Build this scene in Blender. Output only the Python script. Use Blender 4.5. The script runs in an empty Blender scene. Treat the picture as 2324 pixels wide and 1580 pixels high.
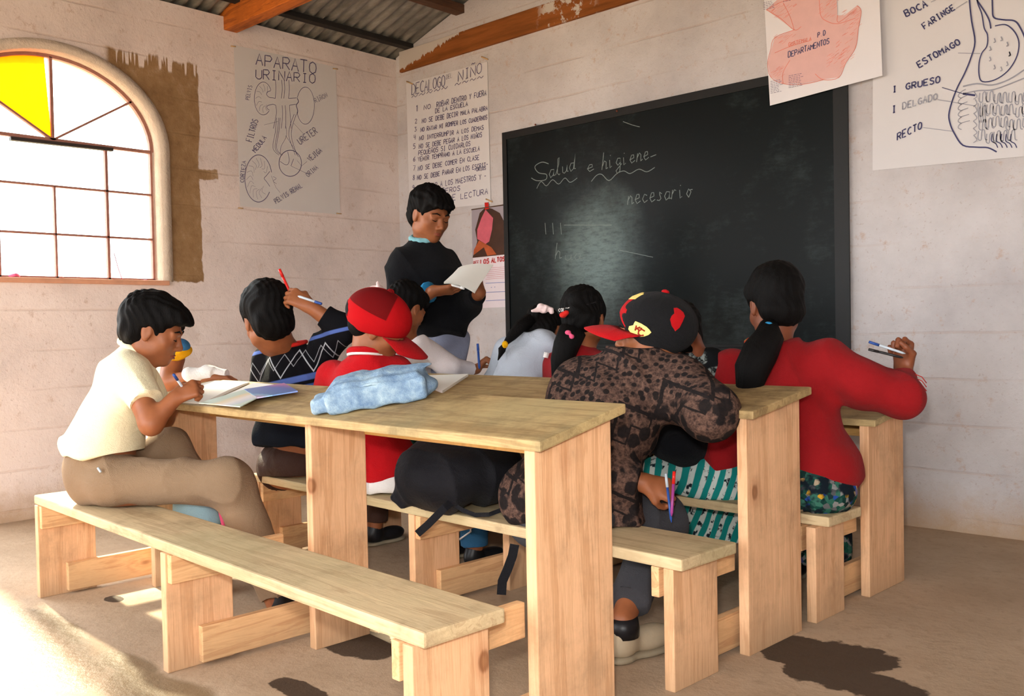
import bpy, bmesh, math, random
import numpy as np
from mathutils import Vector, Matrix

random.seed(7)
rng = np.random.default_rng(7)
scene = bpy.context.scene
COL = scene.collection

# ------------------------------------------------------------------ camera
W, H, FPX = 2324.0, 1580.0, 2105.0
YAW, PITCH, ROLL = math.radians(-42.956), math.radians(-1.386), math.radians(-1.134)
CAM = np.array([0.0, 0.0, 0.95])
cf = np.array([math.sin(YAW) * math.cos(PITCH), math.cos(YAW) * math.cos(PITCH), math.sin(PITCH)])
cr = np.array([math.cos(YAW), -math.sin(YAW), 0.0])
cu = np.cross(cr, cf)
cr, cu = cr * math.cos(ROLL) + cu * math.sin(ROLL), cu * math.cos(ROLL) - cr * math.sin(ROLL)
cam_data = bpy.data.cameras.new('camera')
cam = bpy.data.objects.new('camera', cam_data)
COL.objects.link(cam)
cam.matrix_world = Matrix(((cr[0], cu[0], -cf[0], CAM[0]), (cr[1], cu[1], -cf[1], CAM[1]), (cr[2], cu[2], -cf[2], CAM[2]), (0, 0, 0, 1)))
cam_data.sensor_width = 36.0
cam_data.lens = 36.0 * FPX / W
cam_data.clip_start = 0.05
scene.camera = cam

# ------------------------------------------------------------------ world, sun, flash, exposure
scene.view_settings.view_transform = 'Standard'
scene.view_settings.look = 'None'
scene.view_settings.exposure = 0.05
scene.view_settings.gamma = 1.0
world = bpy.data.worlds.new('sky')
scene.world = world
world.use_nodes = True
wn = world.node_tree.nodes
wn['Background'].inputs[0].default_value = (0.94, 0.97, 1.0, 1)
wn['Background'].inputs[1].default_value = 11.0

def light(name, kind, loc, energy, color, direction=None, **kw):
    d = bpy.data.lights.new(name, kind)
    d.energy = energy
    d.color = color
    for k, v in kw.items():
        setattr(d, k, v)
    o = bpy.data.objects.new(name, d)
    COL.objects.link(o)
    o.location = loc
    if direction is not None:
        o.rotation_euler = Vector(direction).to_track_quat('-Z', 'Y').to_euler()
    return o

light('sun', 'SUN', (-9, 2, 6), 21.0, (1.0, 0.83, 0.60), direction=(1.0, -0.11, -0.755), angle=math.radians(3.0))
light('camera_flash', 'AREA', tuple(CAM + cu * 0.14 - cr * 0.05), 37.0, (1.0, 0.95, 0.90), direction=tuple(cf + cu * 0.06), size=0.06)

# ------------------------------------------------------------------ pixel helpers (frame 2324 x 1580)
XL, YF = -5.08, 4.31
def ray(px, py):
    return cf + cr * ((px - W / 2) / FPX) - cu * ((py - H / 2) / FPX)
def at_y(px, py, y):
    d = ray(px, py); t = (y - CAM[1]) / d[1]; return CAM + d * t
def at_x(px, py, x):
    d = ray(px, py); t = (x - CAM[0]) / d[0]; return CAM + d * t
def at_z(px, py, z):
    d = ray(px, py); t = (z - CAM[2]) / d[2]; return CAM + d * t
def at_d(px, py, dist):
    return CAM + ray(px, py) * dist
PHI = math.radians(-2.75)
DX = np.array([math.cos(PHI), math.sin(PHI), 0]); DY = np.array([-math.sin(PHI), math.cos(PHI), 0])
def at_v(px, py, v):
    d = ray(px, py); t = (v - CAM @ DY) / (d @ DY); return CAM + d * t
def D(u, v, z):
    return u * DX + v * DY + np.array([0, 0, z])

# ------------------------------------------------------------------ object helpers
def tag(o, label=None, cat=None, group=None, kind=None):
    if label: o['label'] = label
    if cat: o['category'] = cat
    if group: o['group'] = group
    if kind: o['kind'] = kind
    return o
def thing(name, label, cat, loc=(0, 0, 0), group=None):
    o = bpy.data.objects.new(name, None)
    o.empty_display_size = 0.05
    COL.objects.link(o)
    o.location = tuple(float(c) for c in loc)
    return tag(o, label, cat, group)
def link(name, me, mat=None, parent=None):
    o = bpy.data.objects.new(name, me)
    COL.objects.link(o)
    if mat is not None:
        for m in (mat if isinstance(mat, (list, tuple)) else [mat]):
            me.materials.append(m)
    if parent is not None:
        o.parent = parent
        root = parent
        off = Vector((0, 0, 0))
        while root is not None:
            off += root.location
            root = root.parent
        o.location = -off     # meshes are written in world coordinates
    return o
def mesh_from(name, verts, faces, smooth=False):
    me = bpy.data.meshes.new(name)
    me.from_pydata([tuple(map(float, v)) for v in verts], [], [tuple(map(int, f)) for f in faces])
    me.update()
    if smooth:
        me.polygons.foreach_set('use_smooth', [True] * len(me.polygons))
    return me

class MB:
    """collects shapes of ONE part"""
    def __init__(self):
        self.v = []; self.f = []; self.s = []; self.m = []
    def add(self, vs, fs, smooth=False, mi=0):
        b = len(self.v)
        self.v += [tuple(map(float, p)) for p in vs]
        self.f += [tuple(int(i) + b for i in f) for f in fs]
        self.s += [smooth] * len(fs); self.m += [mi] * len(fs)
        return self
    def hexa(self, p, bev=0.003, mi=0):
        """8 corners: bottom 4 ccw, top 4 ccw"""
        bm = bmesh.new()
        vs = [bm.verts.new(tuple(map(float, q))) for q in p]
        for f in ((3, 2, 1, 0), (4, 5, 6, 7), (0, 1, 5, 4), (1, 2, 6, 5), (2, 3, 7, 6), (3, 0, 4, 7)):
            bm.faces.new([vs[i] for i in f])
        if bev > 0:
            bmesh.ops.bevel(bm, geom=list(bm.edges), offset=bev, segments=2, affect='EDGES', profile=0.6)
        bm.verts.index_update()
        bmesh.ops.recalc_face_normals(bm, faces=list(bm.faces))
        self.add([v.co[:] for v in bm.verts], [[v.index for v in f.verts] for f in bm.faces], False, mi)
        bm.free()
        return self
    def box(self, x0, x1, y0, y1, z0, z1, bev=0.003, mi=0):
        return self.hexa([(x0, y0, z0), (x1, y0, z0), (x1, y1, z0), (x0, y1, z0), (x0, y0, z1), (x1, y0, z1), (x1, y1, z1), (x0, y1, z1)], bev, mi)
    def dbox(self, u0, u1, v0, v1, z0, z1, bev=0.003, mi=0):
        return self.hexa([D(u0, v0, z0), D(u1, v0, z0), D(u1, v1, z0), D(u0, v1, z0), D(u0, v0, z1), D(u1, v0, z1), D(u1, v1, z1), D(u0, v1, z1)], bev, mi)
    def tube(self, pts, rad, n=8, mi=0, caps=True):
        pts = [np.array(p, float) for p in pts]
        rads = rad if hasattr(rad, '__len__') else [rad] * len(pts)
        rings = []
        up = np.array([0.13, 0.21, 0.97])
        prev = None
        for i, p in enumerate(pts):
            t = pts[min(i + 1, len(pts) - 1)] - pts[max(i - 1, 0)]
            t = t / (np.linalg.norm(t) + 1e-9)
            a = np.cross(t, up) if prev is None else prev - t * (prev @ t)
            if np.linalg.norm(a) < 1e-3: a = np.cross(t, [1, 0, 0])
            a = a / np.linalg.norm(a); b = np.cross(t, a); prev = a
            rings.append([p + (a * math.cos(2 * math.pi * k / n) + b * math.sin(2 * math.pi * k / n)) * rads[i] for k in range(n)])
        vs = [q for r_ in rings for q in r_]
        fs = []
        for i in range(len(pts) - 1):
            for k in range(n):
                fs.append((i * n + k, i * n + (k + 1) % n, (i + 1) * n + (k + 1) % n, (i + 1) * n + k))
        if caps:
            fs.append(tuple(range(n))[::-1]); fs.append(tuple((len(pts) - 1) * n + k for k in range(n)))
        return self.add(vs, fs, True, mi)
    def ribbon(self, pts, w, nrm):
        """flat ink stroke on a surface with normal nrm"""
        pts = [np.array(p, float) for p in pts]
        nrm = np.array(nrm, float)
        vs = []
        for i, p in enumerate(pts):
            t = pts[min(i + 1, len(pts) - 1)] - pts[max(i - 1, 0)]
            t = t / (np.linalg.norm(t) + 1e-9)
            a = np.cross(nrm, t); a = a / (np.linalg.norm(a) + 1e-9) * w * 0.5
            vs += [p + a, p - a]
        fs = [(2 * i, 2 * i + 1, 2 * i + 3, 2 * i + 2) for i in range(len(pts) - 1)]
        return self.add(vs, fs)
    def build(self, name, mat, parent=None, bevel=None):
        me = bpy.data.meshes.new(name)
        me.from_pydata(self.v, [], self.f)
        me.polygons.foreach_set('use_smooth', self.s)
        me.polygons.foreach_set('material_index', self.m)
        me.update()
        return link(name, me, mat, parent)

# ------------------------------------------------------------------ material helpers
class NT:
    def __init__(self, name):
        self.mat = bpy.data.materials.new(name)
        self.mat.use_nodes = True
        self.t = self.mat.node_tree
        self.b = self.t.nodes['Principled BSDF']
        self.co = self.t.nodes.new('ShaderNodeTexCoord')
        self.geo = None
    def n(self, typ, **kw):
        nd = self.t.nodes.new(typ)
        for k, v in kw.items():
            if k.startswith('i_'):
                nd.inputs[k[2:].replace('_', ' ')].default_value = v
            else:
                setattr(nd, k, v)
        return nd
    def l(self, a, b): self.t.links.new(a, b)
    def obj(self, scale=(1, 1, 1), rot=(0, 0, 0), loc=(0, 0, 0)):
        m = self.n('ShaderNodeMapping')
        m.inputs['Scale'].default_value = scale; m.inputs['Rotation'].default_value = rot; m.inputs['Location'].default_value = loc
        self.l(self.co.outputs['Object'], m.inputs[0])
        return m.outputs[0]
    def noise(self, vec, scale=5, detail=4, rough=0.6, dist=0.0):
        nd = self.n('ShaderNodeTexNoise'); nd.inputs['Scale'].default_value = scale; nd.inputs['Detail'].default_value = detail
        nd.inputs['Roughness'].default_value = rough; nd.inputs['Distortion'].default_value = dist
        self.l(vec, nd.inputs['Vector']); return nd.outputs[0]
    def ramp(self, fac, stops):
        r = self.n('ShaderNodeValToRGB')
        while len(r.color_ramp.elements) < len(stops): r.color_ramp.elements.new(0.5)
        for e, (p, c) in zip(r.color_ramp.elements, stops):
            e.position = p; e.color = (c[0], c[1], c[2], 1) if hasattr(c, '__len__') else (c, c, c, 1)
        self.l(fac, r.inputs[0]); return r.outputs[0]
    def mix(self, fac, a, b, mode='MIX'):
        m = self.n('ShaderNodeMix', data_type='RGBA', blend_type=mode)
        for s, v in ((m.inputs[0], fac), (m.inputs[6], a), (m.inputs[7], b)):
            if hasattr(v, 'is_output'): self.l(v, s)
            elif hasattr(v, '__len__'): s.default_value = (v[0], v[1], v[2], 1)
            else: s.default_value = v
        return m.outputs[2]
    def math(self, op, a, b=0.0, c=0.0, clamp=False):
        m = self.n('ShaderNodeMath', operation=op, use_clamp=clamp)
        for s, v in zip(m.inputs, (a, b, c)):
            if hasattr(v, 'is_output'): self.l(v, s)
            else: s.default_value = v
        return m.outputs[0]
    def sep(self, vec):
        s = self.n('ShaderNodeSeparateXYZ'); self.l(vec, s.inputs[0]); return s.outputs
    def step(self, x, a, b):
        m = self.n('ShaderNodeMapRange', interpolation_type='SMOOTHSTEP')
        m.inputs['From Min'].default_value = a; m.inputs['From Max'].default_value = b
        if hasattr(x, 'is_output'): self.l(x, m.inputs[0])
        return m.outputs[0]
    def bump(self, h, strength=0.3, dist=0.01):
        b = self.n('ShaderNodeBump'); b.inputs['Strength'].default_value = strength; b.inputs['Distance'].default_value = dist
        self.l(h, b.inputs['Height']); self.l(b.outputs[0], self.b.inputs['Normal'])
    def out(self, col=None, rough=None, spec=None, metal=None):
        for key, v in (('Base Color', col), ('Roughness', rough), ('Specular IOR Level', spec), ('Metallic', metal)):
            if v is None: continue
            s = self.b.inputs[key]
            if hasattr(v, 'is_output'): self.l(v, s)
            elif hasattr(v, '__len__'): s.default_value = (v[0], v[1], v[2], 1)
            else: s.default_value = v
        return self.mat

def srgb(r, g, b):
    def f(c):
        c /= 255.0
        return c / 12.92 if c <= 0.04045 else ((c + 0.055) / 1.055) ** 2.4
    return (f(r), f(g), f(b))

def plain(name, col, rough=0.7, var=0.12, scale=30, bump=0.15, spec=0.3, metal=0.0, bd=0.002):
    t = NT(name)
    v = t.obj()
    nz = t.noise(v, scale, 3)
    c = t.mix(nz, tuple(x * (1 - var) for x in col), tuple(min(1, x * (1 + var)) for x in col))
    if bump: t.bump(t.noise(v, scale * 6, 2), bump, bd)
    return t.out(c, rough, spec, metal)

def wood(name, axis, base=(222, 176, 132), dark=(176, 122, 78), dirt=(140, 115, 88), knots=0.5, dirt_amt=0.25, greenish=False, low_dirt=False, klist=()):
    """pine board, grain along axis u / v / z of the desks"""
    t = NT(name)
    r = (0, 0, -PHI)
    sc = {'u': (0.6, 9, 9), 'v': (9, 0.6, 9), 'z': (9, 9, 0.5)}[axis]
    m0 = t.obj(rot=r)
    m = t.n('ShaderNodeMapping'); m.inputs['Scale'].default_value = sc; t.l(m0, m.inputs[0])
    k0 = t.n('ShaderNodeMapping'); k0.inputs['Scale'].default_value = {'u': (1, 2.2, 2.2), 'v': (2.2, 1, 2.2), 'z': (2.2, 2.2, 1)}[axis]; t.l(m0, k0.inputs[0])
    vo = t.n('ShaderNodeTexVoronoi'); vo.inputs['Scale'].default_value = 2.1; t.l(k0.outputs[0], vo.inputs['Vector'])
    kd = vo.outputs['Distance']
    grain = t.noise(m.outputs[0], 3.2, 5, 0.62, 0.6)
    fine = t.noise(m.outputs[0], 16, 3, 0.7)
    ring = t.n('ShaderNodeMath', operation='SINE')
    t.l(t.math('MULTIPLY', t.math('ADD', grain, t.math('MULTIPLY', t.step(kd, 0.22, 0.0), 0.35)), 42), ring.inputs[0])
    g = t.math('ADD', t.math('MULTIPLY', ring.outputs[0], 0.085), t.math('ADD', grain, t.math('MULTIPLY', fine, 0.25)))
    b, d = srgb(*base), srgb(*dark)
    c = t.ramp(g, [(0.30, d), (0.52, tuple(0.6 * x + 0.4 * y for x, y in zip(b, d))), (0.68, b), (0.95, tuple(min(1, x * 1.12) for x in b))])
    kc = t.n('ShaderNodeSeparateColor'); t.l(vo.outputs['Color'], kc.inputs[0])
    kmask = t.math('MULTIPLY', t.step(kd, 0.085, 0.05), t.step(kc.outputs[0], 1 - knots, 1 - knots + 0.02))
    c = t.mix(kmask, c, srgb(112, 64, 34))
    for kx, ky, kz in klist:
        dv = t.n('ShaderNodeVectorMath', operation='SUBTRACT'); t.l(t.obj(), dv.inputs[0]); dv.inputs[1].default_value = (float(kx), float(ky), float(kz))
        dm = t.n('ShaderNodeVectorMath', operation='MULTIPLY'); t.l(dv.outputs[0], dm.inputs[0]); dm.inputs[1].default_value = (0.8, 0.8, 0.52)
        dl = t.n('ShaderNodeVectorMath', operation='LENGTH'); t.l(dm.outputs[0], dl.inputs[0])
        dd = t.math('ADD', dl.outputs['Value'], t.math('MULTIPLY', t.math('SUBTRACT', fine, 0.5), 0.006))
        c = t.mix(t.math('MULTIPLY', t.step(dd, 0.034, 0.012), 0.35), c, srgb(176, 108, 66))
        c = t.mix(t.math('MULTIPLY', t.step(dd, 0.016, 0.010), 0.8), c, srgb(128, 76, 42))
        c = t.mix(t.math('MULTIPLY', t.step(dd, 0.009, 0.005), 0.5), c, srgb(168, 116, 76))
    dn = t.noise(t.obj(), 4.5, 6, 0.7)
    c = t.mix(t.math('MULTIPLY', t.step(dn, 0.42, 0.75), dirt_amt * 2), c, srgb(*dirt))
    if greenish:
        c = t.mix(t.math('MULTIPLY', t.step(t.noise(t.obj(), 1.7, 3), 0.45, 0.65), 0.35), c, srgb(168, 160, 118))
    if low_dirt:
        z = t.sep(t.obj())[2]
        lm = t.math('MULTIPLY', t.step(t.math('ADD', z, t.math('MULTIPLY', dn, 0.15)), 0.22, 0.03), 0.55)
        c = t.mix(lm, c, srgb(150, 125, 95))
    t.bump(t.math('ADD', g, t.math('MULTIPLY', fine, 0.5)), 0.25, 0.003)
    return t.out(c, t.ramp(dn, [(0.3, 0.55), (0.7, 0.75)]), 0.25)
# ------------------------------------------------------------------ room materials
def wall_material(name, left):
    t = NT(name)
    v = t.obj()
    x, y, z = t.sep(v)
    h = y if left else x
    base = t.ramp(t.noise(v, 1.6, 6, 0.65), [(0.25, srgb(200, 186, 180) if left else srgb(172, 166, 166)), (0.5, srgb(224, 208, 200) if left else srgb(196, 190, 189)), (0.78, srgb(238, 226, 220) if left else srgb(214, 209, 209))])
    # blotchy whitewash, bare spots
    sp = t.noise(v, 14, 5, 0.75)
    base = t.mix(t.math('MULTIPLY', t.step(sp, 0.57, 0.72), 0.60), base, srgb(182, 150, 128))
    speck = t.noise(v, 70, 3, 0.6)
    base = t.mix(t.math('MULTIPLY', t.step(speck, 0.62, 0.72), 0.30), base, srgb(150, 120, 104))
    # block courses every 20 cm
    wz = t.math('ADD', z, t.math('MULTIPLY', t.math('SUBTRACT', t.noise(v, 3, 2), 0.5), 0.02))
    fr = t.math('FRACT', t.math('DIVIDE', t.math('SUBTRACT', wz, 0.055 if left else 0.06), 0.205))
    joint = t.math('MULTIPLY', t.step(t.math('ABSOLUTE', t.math('SUBTRACT', fr, 0.5)), 0.462, 0.488), t.step(t.noise(v, 2.2, 3), 0.36, 0.60))
    base = t.mix(t.math('MULTIPLY', joint, 0.22), base, srgb(176, 138, 112))
    # dirt at the foot
    foot = t.step(t.math('ADD', z, t.math('MULTIPLY', sp, 0.24)), 0.36, 0.10)
    base = t.mix(t.math('MULTIPLY', foot, 0.8), base, srgb(180, 148, 112))
    if left:
        # unpainted cement strip round the arched window
        wob = t.math('MULTIPLY', t.math('SUBTRACT', t.noise(t.obj(scale=(1, 1, 0.5)), 9, 4), 0.5), 0.07)
        yy = t.math('ADD', y, wob); zz = t.math('ADD', z, wob)
        drip = t.math('MULTIPLY', t.step(t.noise(t.obj(scale=(1, 26, 0.6)), 1.6, 2), 0.5, 0.62), 0.07)
        zt = t.math('ADD', zz, drip)
        strip = t.math('MULTIPLY', t.math('MULTIPLY', t.step(yy, 2.50, 2.51), t.step(yy, 2.79, 2.78)), t.math('MULTIPLY', t.step(zz, 1.235, 1.245), t.step(zt, 2.50, 2.49)))
        top = t.math('MULTIPLY', t.math('MULTIPLY', t.step(yy, 2.22, 2.27), t.step(yy, 2.79, 2.78)), t.math('MULTIPLY', t.step(zz, 2.14, 2.2), t.step(zt, 2.53, 2.51)))
        nub = t.math('MULTIPLY', t.math('MULTIPLY', t.step(yy, 2.7, 2.71), t.step(yy, 2.90, 2.89)), t.math('MULTIPLY', t.step(zz, 1.85, 1.86), t.step(zz, 1.92, 1.91)))
        m = t.math('MAXIMUM', t.math('MAXIMUM', strip, top), nub)
        cem = t.ramp(t.noise(v, 7, 6, 0.7), [(0.3, srgb(128, 98, 66)), (0.55, srgb(152, 120, 84)), (0.75, srgb(178, 150, 120))])
        base = t.mix(m, base, cem)
    hgt = t.math('ADD', t.math('MULTIPLY', sp, 0.5), t.math('ADD', t.math('MULTIPLY', t.noise(v, 45, 4, 0.7), 0.45), t.math('MULTIPLY', joint, -0.3)))
    t.bump(hgt, 0.55, 0.012)
    return t.out(base, 0.9, 0.15)

M = {}
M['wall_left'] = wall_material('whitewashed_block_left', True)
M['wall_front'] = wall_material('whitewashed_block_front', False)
def floor_material():
    t = NT('packed_cement_floor')
    v = t.obj()
    n1 = t.noise(v, 0.9, 6, 0.62)
    n2 = t.noise(v, 24, 5, 0.75)
    c = t.ramp(n1, [(0.28, srgb(150, 126, 100)), (0.5, srgb(174, 150, 124)), (0.75, srgb(194, 172, 146))])
    c = t.mix(t.math('MULTIPLY', t.step(n2, 0.5, 0.7), 0.25), c, srgb(112, 90, 66))
    # spilled water stains with their own outline
    w = t.math('MULTIPLY', t.math('SUBTRACT', t.noise(v, 5.5, 5, 0.6), 0.5), 0.42)
    x, y, z = t.sep(v)
    stain = None
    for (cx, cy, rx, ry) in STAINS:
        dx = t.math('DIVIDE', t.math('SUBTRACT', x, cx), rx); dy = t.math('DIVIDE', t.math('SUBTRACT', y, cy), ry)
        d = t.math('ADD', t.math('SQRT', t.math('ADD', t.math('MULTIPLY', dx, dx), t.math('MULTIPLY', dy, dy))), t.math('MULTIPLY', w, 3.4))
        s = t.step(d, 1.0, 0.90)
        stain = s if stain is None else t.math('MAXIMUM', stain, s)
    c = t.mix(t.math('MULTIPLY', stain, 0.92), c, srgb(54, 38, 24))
    wet = None
    for (cx, cy, rx, ry) in WET:
        dx = t.math('DIVIDE', t.math('SUBTRACT', x, cx), rx); dy = t.math('DIVIDE', t.math('SUBTRACT', y, cy), ry)
        d = t.math('ADD', t.math('SQRT', t.math('ADD', t.math('MULTIPLY', dx, dx), t.math('MULTIPLY', dy, dy))), t.math('MULTIPLY', w, 1.6))
        s = t.step(d, 1.0, 0.7)
        wet = s if wet is None else t.math('MAXIMUM', wet, s)
    c = t.mix(t.math('MULTIPLY', wet, 0.8), c, srgb(104, 84, 54))
    r = t.math('SUBTRACT', 0.85, t.math('MULTIPLY', wet, 0.42))
    t.bump(t.math('ADD', n2, t.noise(v, 3, 4)), 0.3, 0.01)
    return t.out(c, r, 0.35)
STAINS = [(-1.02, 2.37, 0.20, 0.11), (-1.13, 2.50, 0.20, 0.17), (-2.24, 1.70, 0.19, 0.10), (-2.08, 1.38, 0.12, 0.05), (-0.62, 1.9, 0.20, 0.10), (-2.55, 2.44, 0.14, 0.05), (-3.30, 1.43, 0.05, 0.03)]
WET = [(-2.95, 0.90, 0.5, 0.10), (-2.62, 1.17, 0.2, 0.06), (-3.2, 1.13, 0.35, 0.11), (-2.80, 1.03, 0.33, 0.13), (-2.35, 1.12, 0.3, 0.12), (-2.05, 1.0, 0.2, 0.1)]
M['floor'] = floor_material()
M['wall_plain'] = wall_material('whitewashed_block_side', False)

# ------------------------------------------------------------------ room shell
XR, YB = 1.9, -1.6
WT = 0.16
WYC, WZS, WZM, WA, WB = 1.970, 1.24, 1.985, 0.568, 0.455
ADDED_GAP = 0.79  # unseen doorway-shaped opening added in the left wall to light the room
BACK_GAP = (-0.9, 0.5)  # opening added in the back wall for fill light (x range)

def arch_poly(yc, a, b, n=24):
    return [(yc + a * math.cos(math.pi * k / n), WZM + b * math.sin(math.pi * k / n)) for k in range(n + 1)]

def left_wall():
    ZT = 2.845
    ymin, ymax = YB, YF + 0.16
    holes = [(WYC, WA, WB), (ADDED_GAP, WA * 0.97, WB)]
    mb = MB()
    ys = set([ymin, ymax])
    for yc, a, b in holes:
        for k in range(33):
            ys.add(round(yc + a * math.cos(math.pi * k / 32), 5))
    ys = sorted(ys)
    def hole(ym):
        for yc, a, b in holes:
            if abs(ym - yc) < a: return yc, a, b
        return None
    def arch_z(y, h):
        yc, a, b = h
        q = max(0.0, 1 - ((y - yc) / a) ** 2)
        return WZM + b * math.sqrt(q)
    for y0, y1 in zip(ys[:-1], ys[1:]):
        hh = hole((y0 + y1) / 2)
        spans = [((0, 0), (ZT, ZT))] if hh is None else ([((0, 0), (WZS, WZS))] if hh[0] == WYC else []) + [((arch_z(y0, hh), arch_z(y1, hh)), (ZT, ZT))]
        for (a0, a1), (b0, b1) in spans:
            for xx, flip in ((XL, False), (XL - WT, True)):
                q = [(xx, y0, a0), (xx, y1, a1), (xx, y1, b1), (xx, y0, b0)]
                mb.add(q if not flip else q[::-1], [(0, 1, 2, 3)])
            if hh is not None:
                if a0 == 0: mb.add([(XL, y0, b0), (XL, y1, b1), (XL - WT, y1, b1), (XL - WT, y0, b0)], [(0, 1, 2, 3)])
                else: mb.add([(XL, y0, a0), (XL - WT, y0, a0), (XL - WT, y1, a1), (XL, y1, a1)], [(0, 1, 2, 3)])
    for yc, a, b in holes:
        for s in (-1, 1):
            y = yc + s * a
            zb = WZS if yc == WYC else 0.0
            mb.add([(XL, y, zb), (XL, y, WZM), (XL - WT, y, WZM), (XL - WT, y, zb)], [(0, 1, 2, 3)])
    mb.add([(XL, ymin, ZT), (XL, ymax, ZT), (XL - WT, ymax, ZT), (XL - WT, ymin, ZT)], [(0, 1, 2, 3)])
    mb.add([(XL, ymax, 0), (XL, ymax, ZT), (XL - WT, ymax, ZT), (XL - WT, ymax, 0)], [(0, 1, 2, 3)])
    tag(mb.build('wall_left', M['wall_left']), 'whitewashed block wall with the arched window', kind='structure')
left_wall()
RS = 0.30
def roof_z(x): return 2.865 + RS * (x - XL)
mb = MB()
q = [(XL, 0), (XR + 0.15, 0), (XR + 0.15, roof_z(XR + 0.15) - 0.02), (XL, roof_z(XL) - 0.005)]
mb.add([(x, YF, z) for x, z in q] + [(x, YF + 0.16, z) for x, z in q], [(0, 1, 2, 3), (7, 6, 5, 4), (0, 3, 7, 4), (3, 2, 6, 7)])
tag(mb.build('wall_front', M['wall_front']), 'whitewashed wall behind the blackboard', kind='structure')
mb = MB()
mb.box(XR, XR + 0.15, YB, YF, 0, roof_z(XR), bev=0)
tag(mb.build('wall_right', M['wall_plain']), kind='structure')
mb = MB()
for x0, x1, z0, z1 in ((XL, -4.4, 0, 3.0), (-4.4, -1.9, 0, 0.7), (-4.4, -1.9, 2.4, 3.0), (-1.9, -0.9, 0, 3.0), (0.5, 0.7, 0, 3.0), (0.7, 1.7, 0, 0.7), (0.7, 1.7, 2.4, 3.0), (1.7, XR, 0, 3.0)):  # wall pieces around unseen openings, added to let in fill light
    mb.box(x0, x1, YB - 0.15, YB, z0, z1, bev=0)
q = [(XL, 3.0), (XR, 3.0), (XR, roof_z(XR)), (XL, 3.0)]
mb.add([(BACK_GAP[0], YB, 2.2), (BACK_GAP[1], YB, 2.2), (BACK_GAP[1], YB, 3.0), (BACK_GAP[0], YB, 3.0)], [(0, 1, 2, 3)])
mb.add([(XL, YB, 3.0), (XR, YB, 3.0), (XR, YB, roof_z(XR))], [(0, 1, 2)])
tag(mb.build('wall_back', M['wall_plain']), kind='structure')
mb = MB()
mb.box(XL - 0.16, XR + 0.15, YB - 0.15, YF + 0.16, -0.12, 0, bev=0)
tag(mb.build('floor', M['floor']), kind='structure')
mb = MB(); mb.box(-40, 40, -40, 40, -0.3, -0.125, bev=0)
tag(mb.build('ground_outside', plain('dry_earth', srgb(170, 150, 120), 0.95, scale=2)), kind='structure')

# cement surround, reveal and sill of the arched window
M['plaster'] = plain('rough_plaster_edge', srgb(214, 196, 176), 0.9, 0.2, 12, 0.5, bd=0.01)
mb = MB()
outer = [(WYC + (WA + 0.055) * math.cos(math.pi * k / 32), WZM + (WB + 0.05) * math.sin(math.pi * k / 32)) for k in range(33)]
inner = [(WYC + (WA - 0.004) * math.cos(math.pi * k / 32), WZM + (WB - 0.004) * math.sin(math.pi * k / 32)) for k in range(33)]
outer = [(WYC + WA + 0.055, WZS)] + outer + [(WYC - WA - 0.055, WZS)]
inner = [(WYC + WA - 0.004, WZS)] + inner + [(WYC - WA + 0.004, WZS)]
n = len(outer)
vs = [(XL + 0.012, y, z) for y, z in outer] + [(XL + 0.016, y, z) for y, z in inner] + [(XL - WT, y, z) for y, z in inner] + [(XL - 0.001, y, z) for y, z in outer]
fs = []
for k in range(n - 1):
    fs += [(k, k + 1, n + k + 1, n + k), (n + k, n + k + 1, 2 * n + k + 1, 2 * n + k), (3 * n + k, 3 * n + k + 1, k + 1, k)]
mb.add(vs, fs, True)
win = thing('window_1', None, None, (XL, WYC, WZS)); tag(win, 'arched iron-barred window with one yellow pane', kind='structure')
mb.build('window_surround', M['plaster'], win)
mb = MB(); mb.box(XL - WT, XL + 0.02, WYC - WA - 0.03, WYC + WA + 0.03, WZS - 0.02, WZS + 0.006, 0.004)
mb.build('window_sill', plain('worn_sill', srgb(206, 150, 120), 0.85, 0.25, 14), win)
# iron bars, set back in the reveal
M['iron'] = plain('rusty_iron_bar', srgb(150, 104, 92), 0.6, 0.3, 40)
M['iron_dark'] = plain('dark_iron_bar', srgb(52, 44, 42), 0.6, 0.2, 40)
XB = XL - 0.075
def wp(px, py):
    p = at_x(px, py, XB); return (p[1], p[2])
def bar(mb, a, b, w=0.011, d=0.012):
    (ya, za), (yb, zb) = a, b
    dy, dz = yb - ya, zb - za; L = math.hypot(dy, dz); ny, nz = -dz / L * w / 2, dy / L * w / 2
    mb.hexa([(XB - d, ya - ny, za - nz), (XB - d, ya + ny, za + nz), (XB - d, yb + ny, zb + nz), (XB - d, yb - ny, zb - nz),
             (XB + d, ya - ny, za - nz), (XB + d, ya + ny, za + nz), (XB + d, yb + ny, zb + nz), (XB + d, yb - ny, zb - nz)], 0.001)
y0w, y1w = WYC - WA + 0.012, WYC + WA - 0.02
zA, zB2 = 1.74, 1.485
mid = WYC + 0.01
mb = MB()
bar(mb, (y0w, WZM), (y1w, WZM), 0.018)
bar(mb, (y0w, zA), (y1w, zA)); bar(mb, (y0w, zB2), (y1w, zB2))
yc1, yc2, yc3 = mid, mid + 0.28, mid - 0.28
bar(mb, (yc2, WZS), (yc2, WZM), 0.015); bar(mb, (yc1, WZS), (yc1, zA)); bar(mb, (yc3, WZS), (yc3, WZM))
bar(mb, (y1w, WZS), (y1w, WZM), 0.014); bar(mb, (y0w, WZS), (y0w, WZM), 0.03); bar(mb, (y0w, WZS + 0.012), (y1w, WZS + 0.012), 0.016)
for ang in (38, 90, 142):
    a = math.radians(ang); bar(mb, (mid, WZM), (mid + (WA - .02) * math.cos(a), WZM + (WB - .015) * math.sin(a)), 0.012 if ang != 90 else 0.016)
ap = [(WYC + (WA - 0.015) * math.cos(math.pi * k / 28), WZM + (WB - 0.012) * math.sin(math.pi * k / 28)) for k in range(29)]
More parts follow.
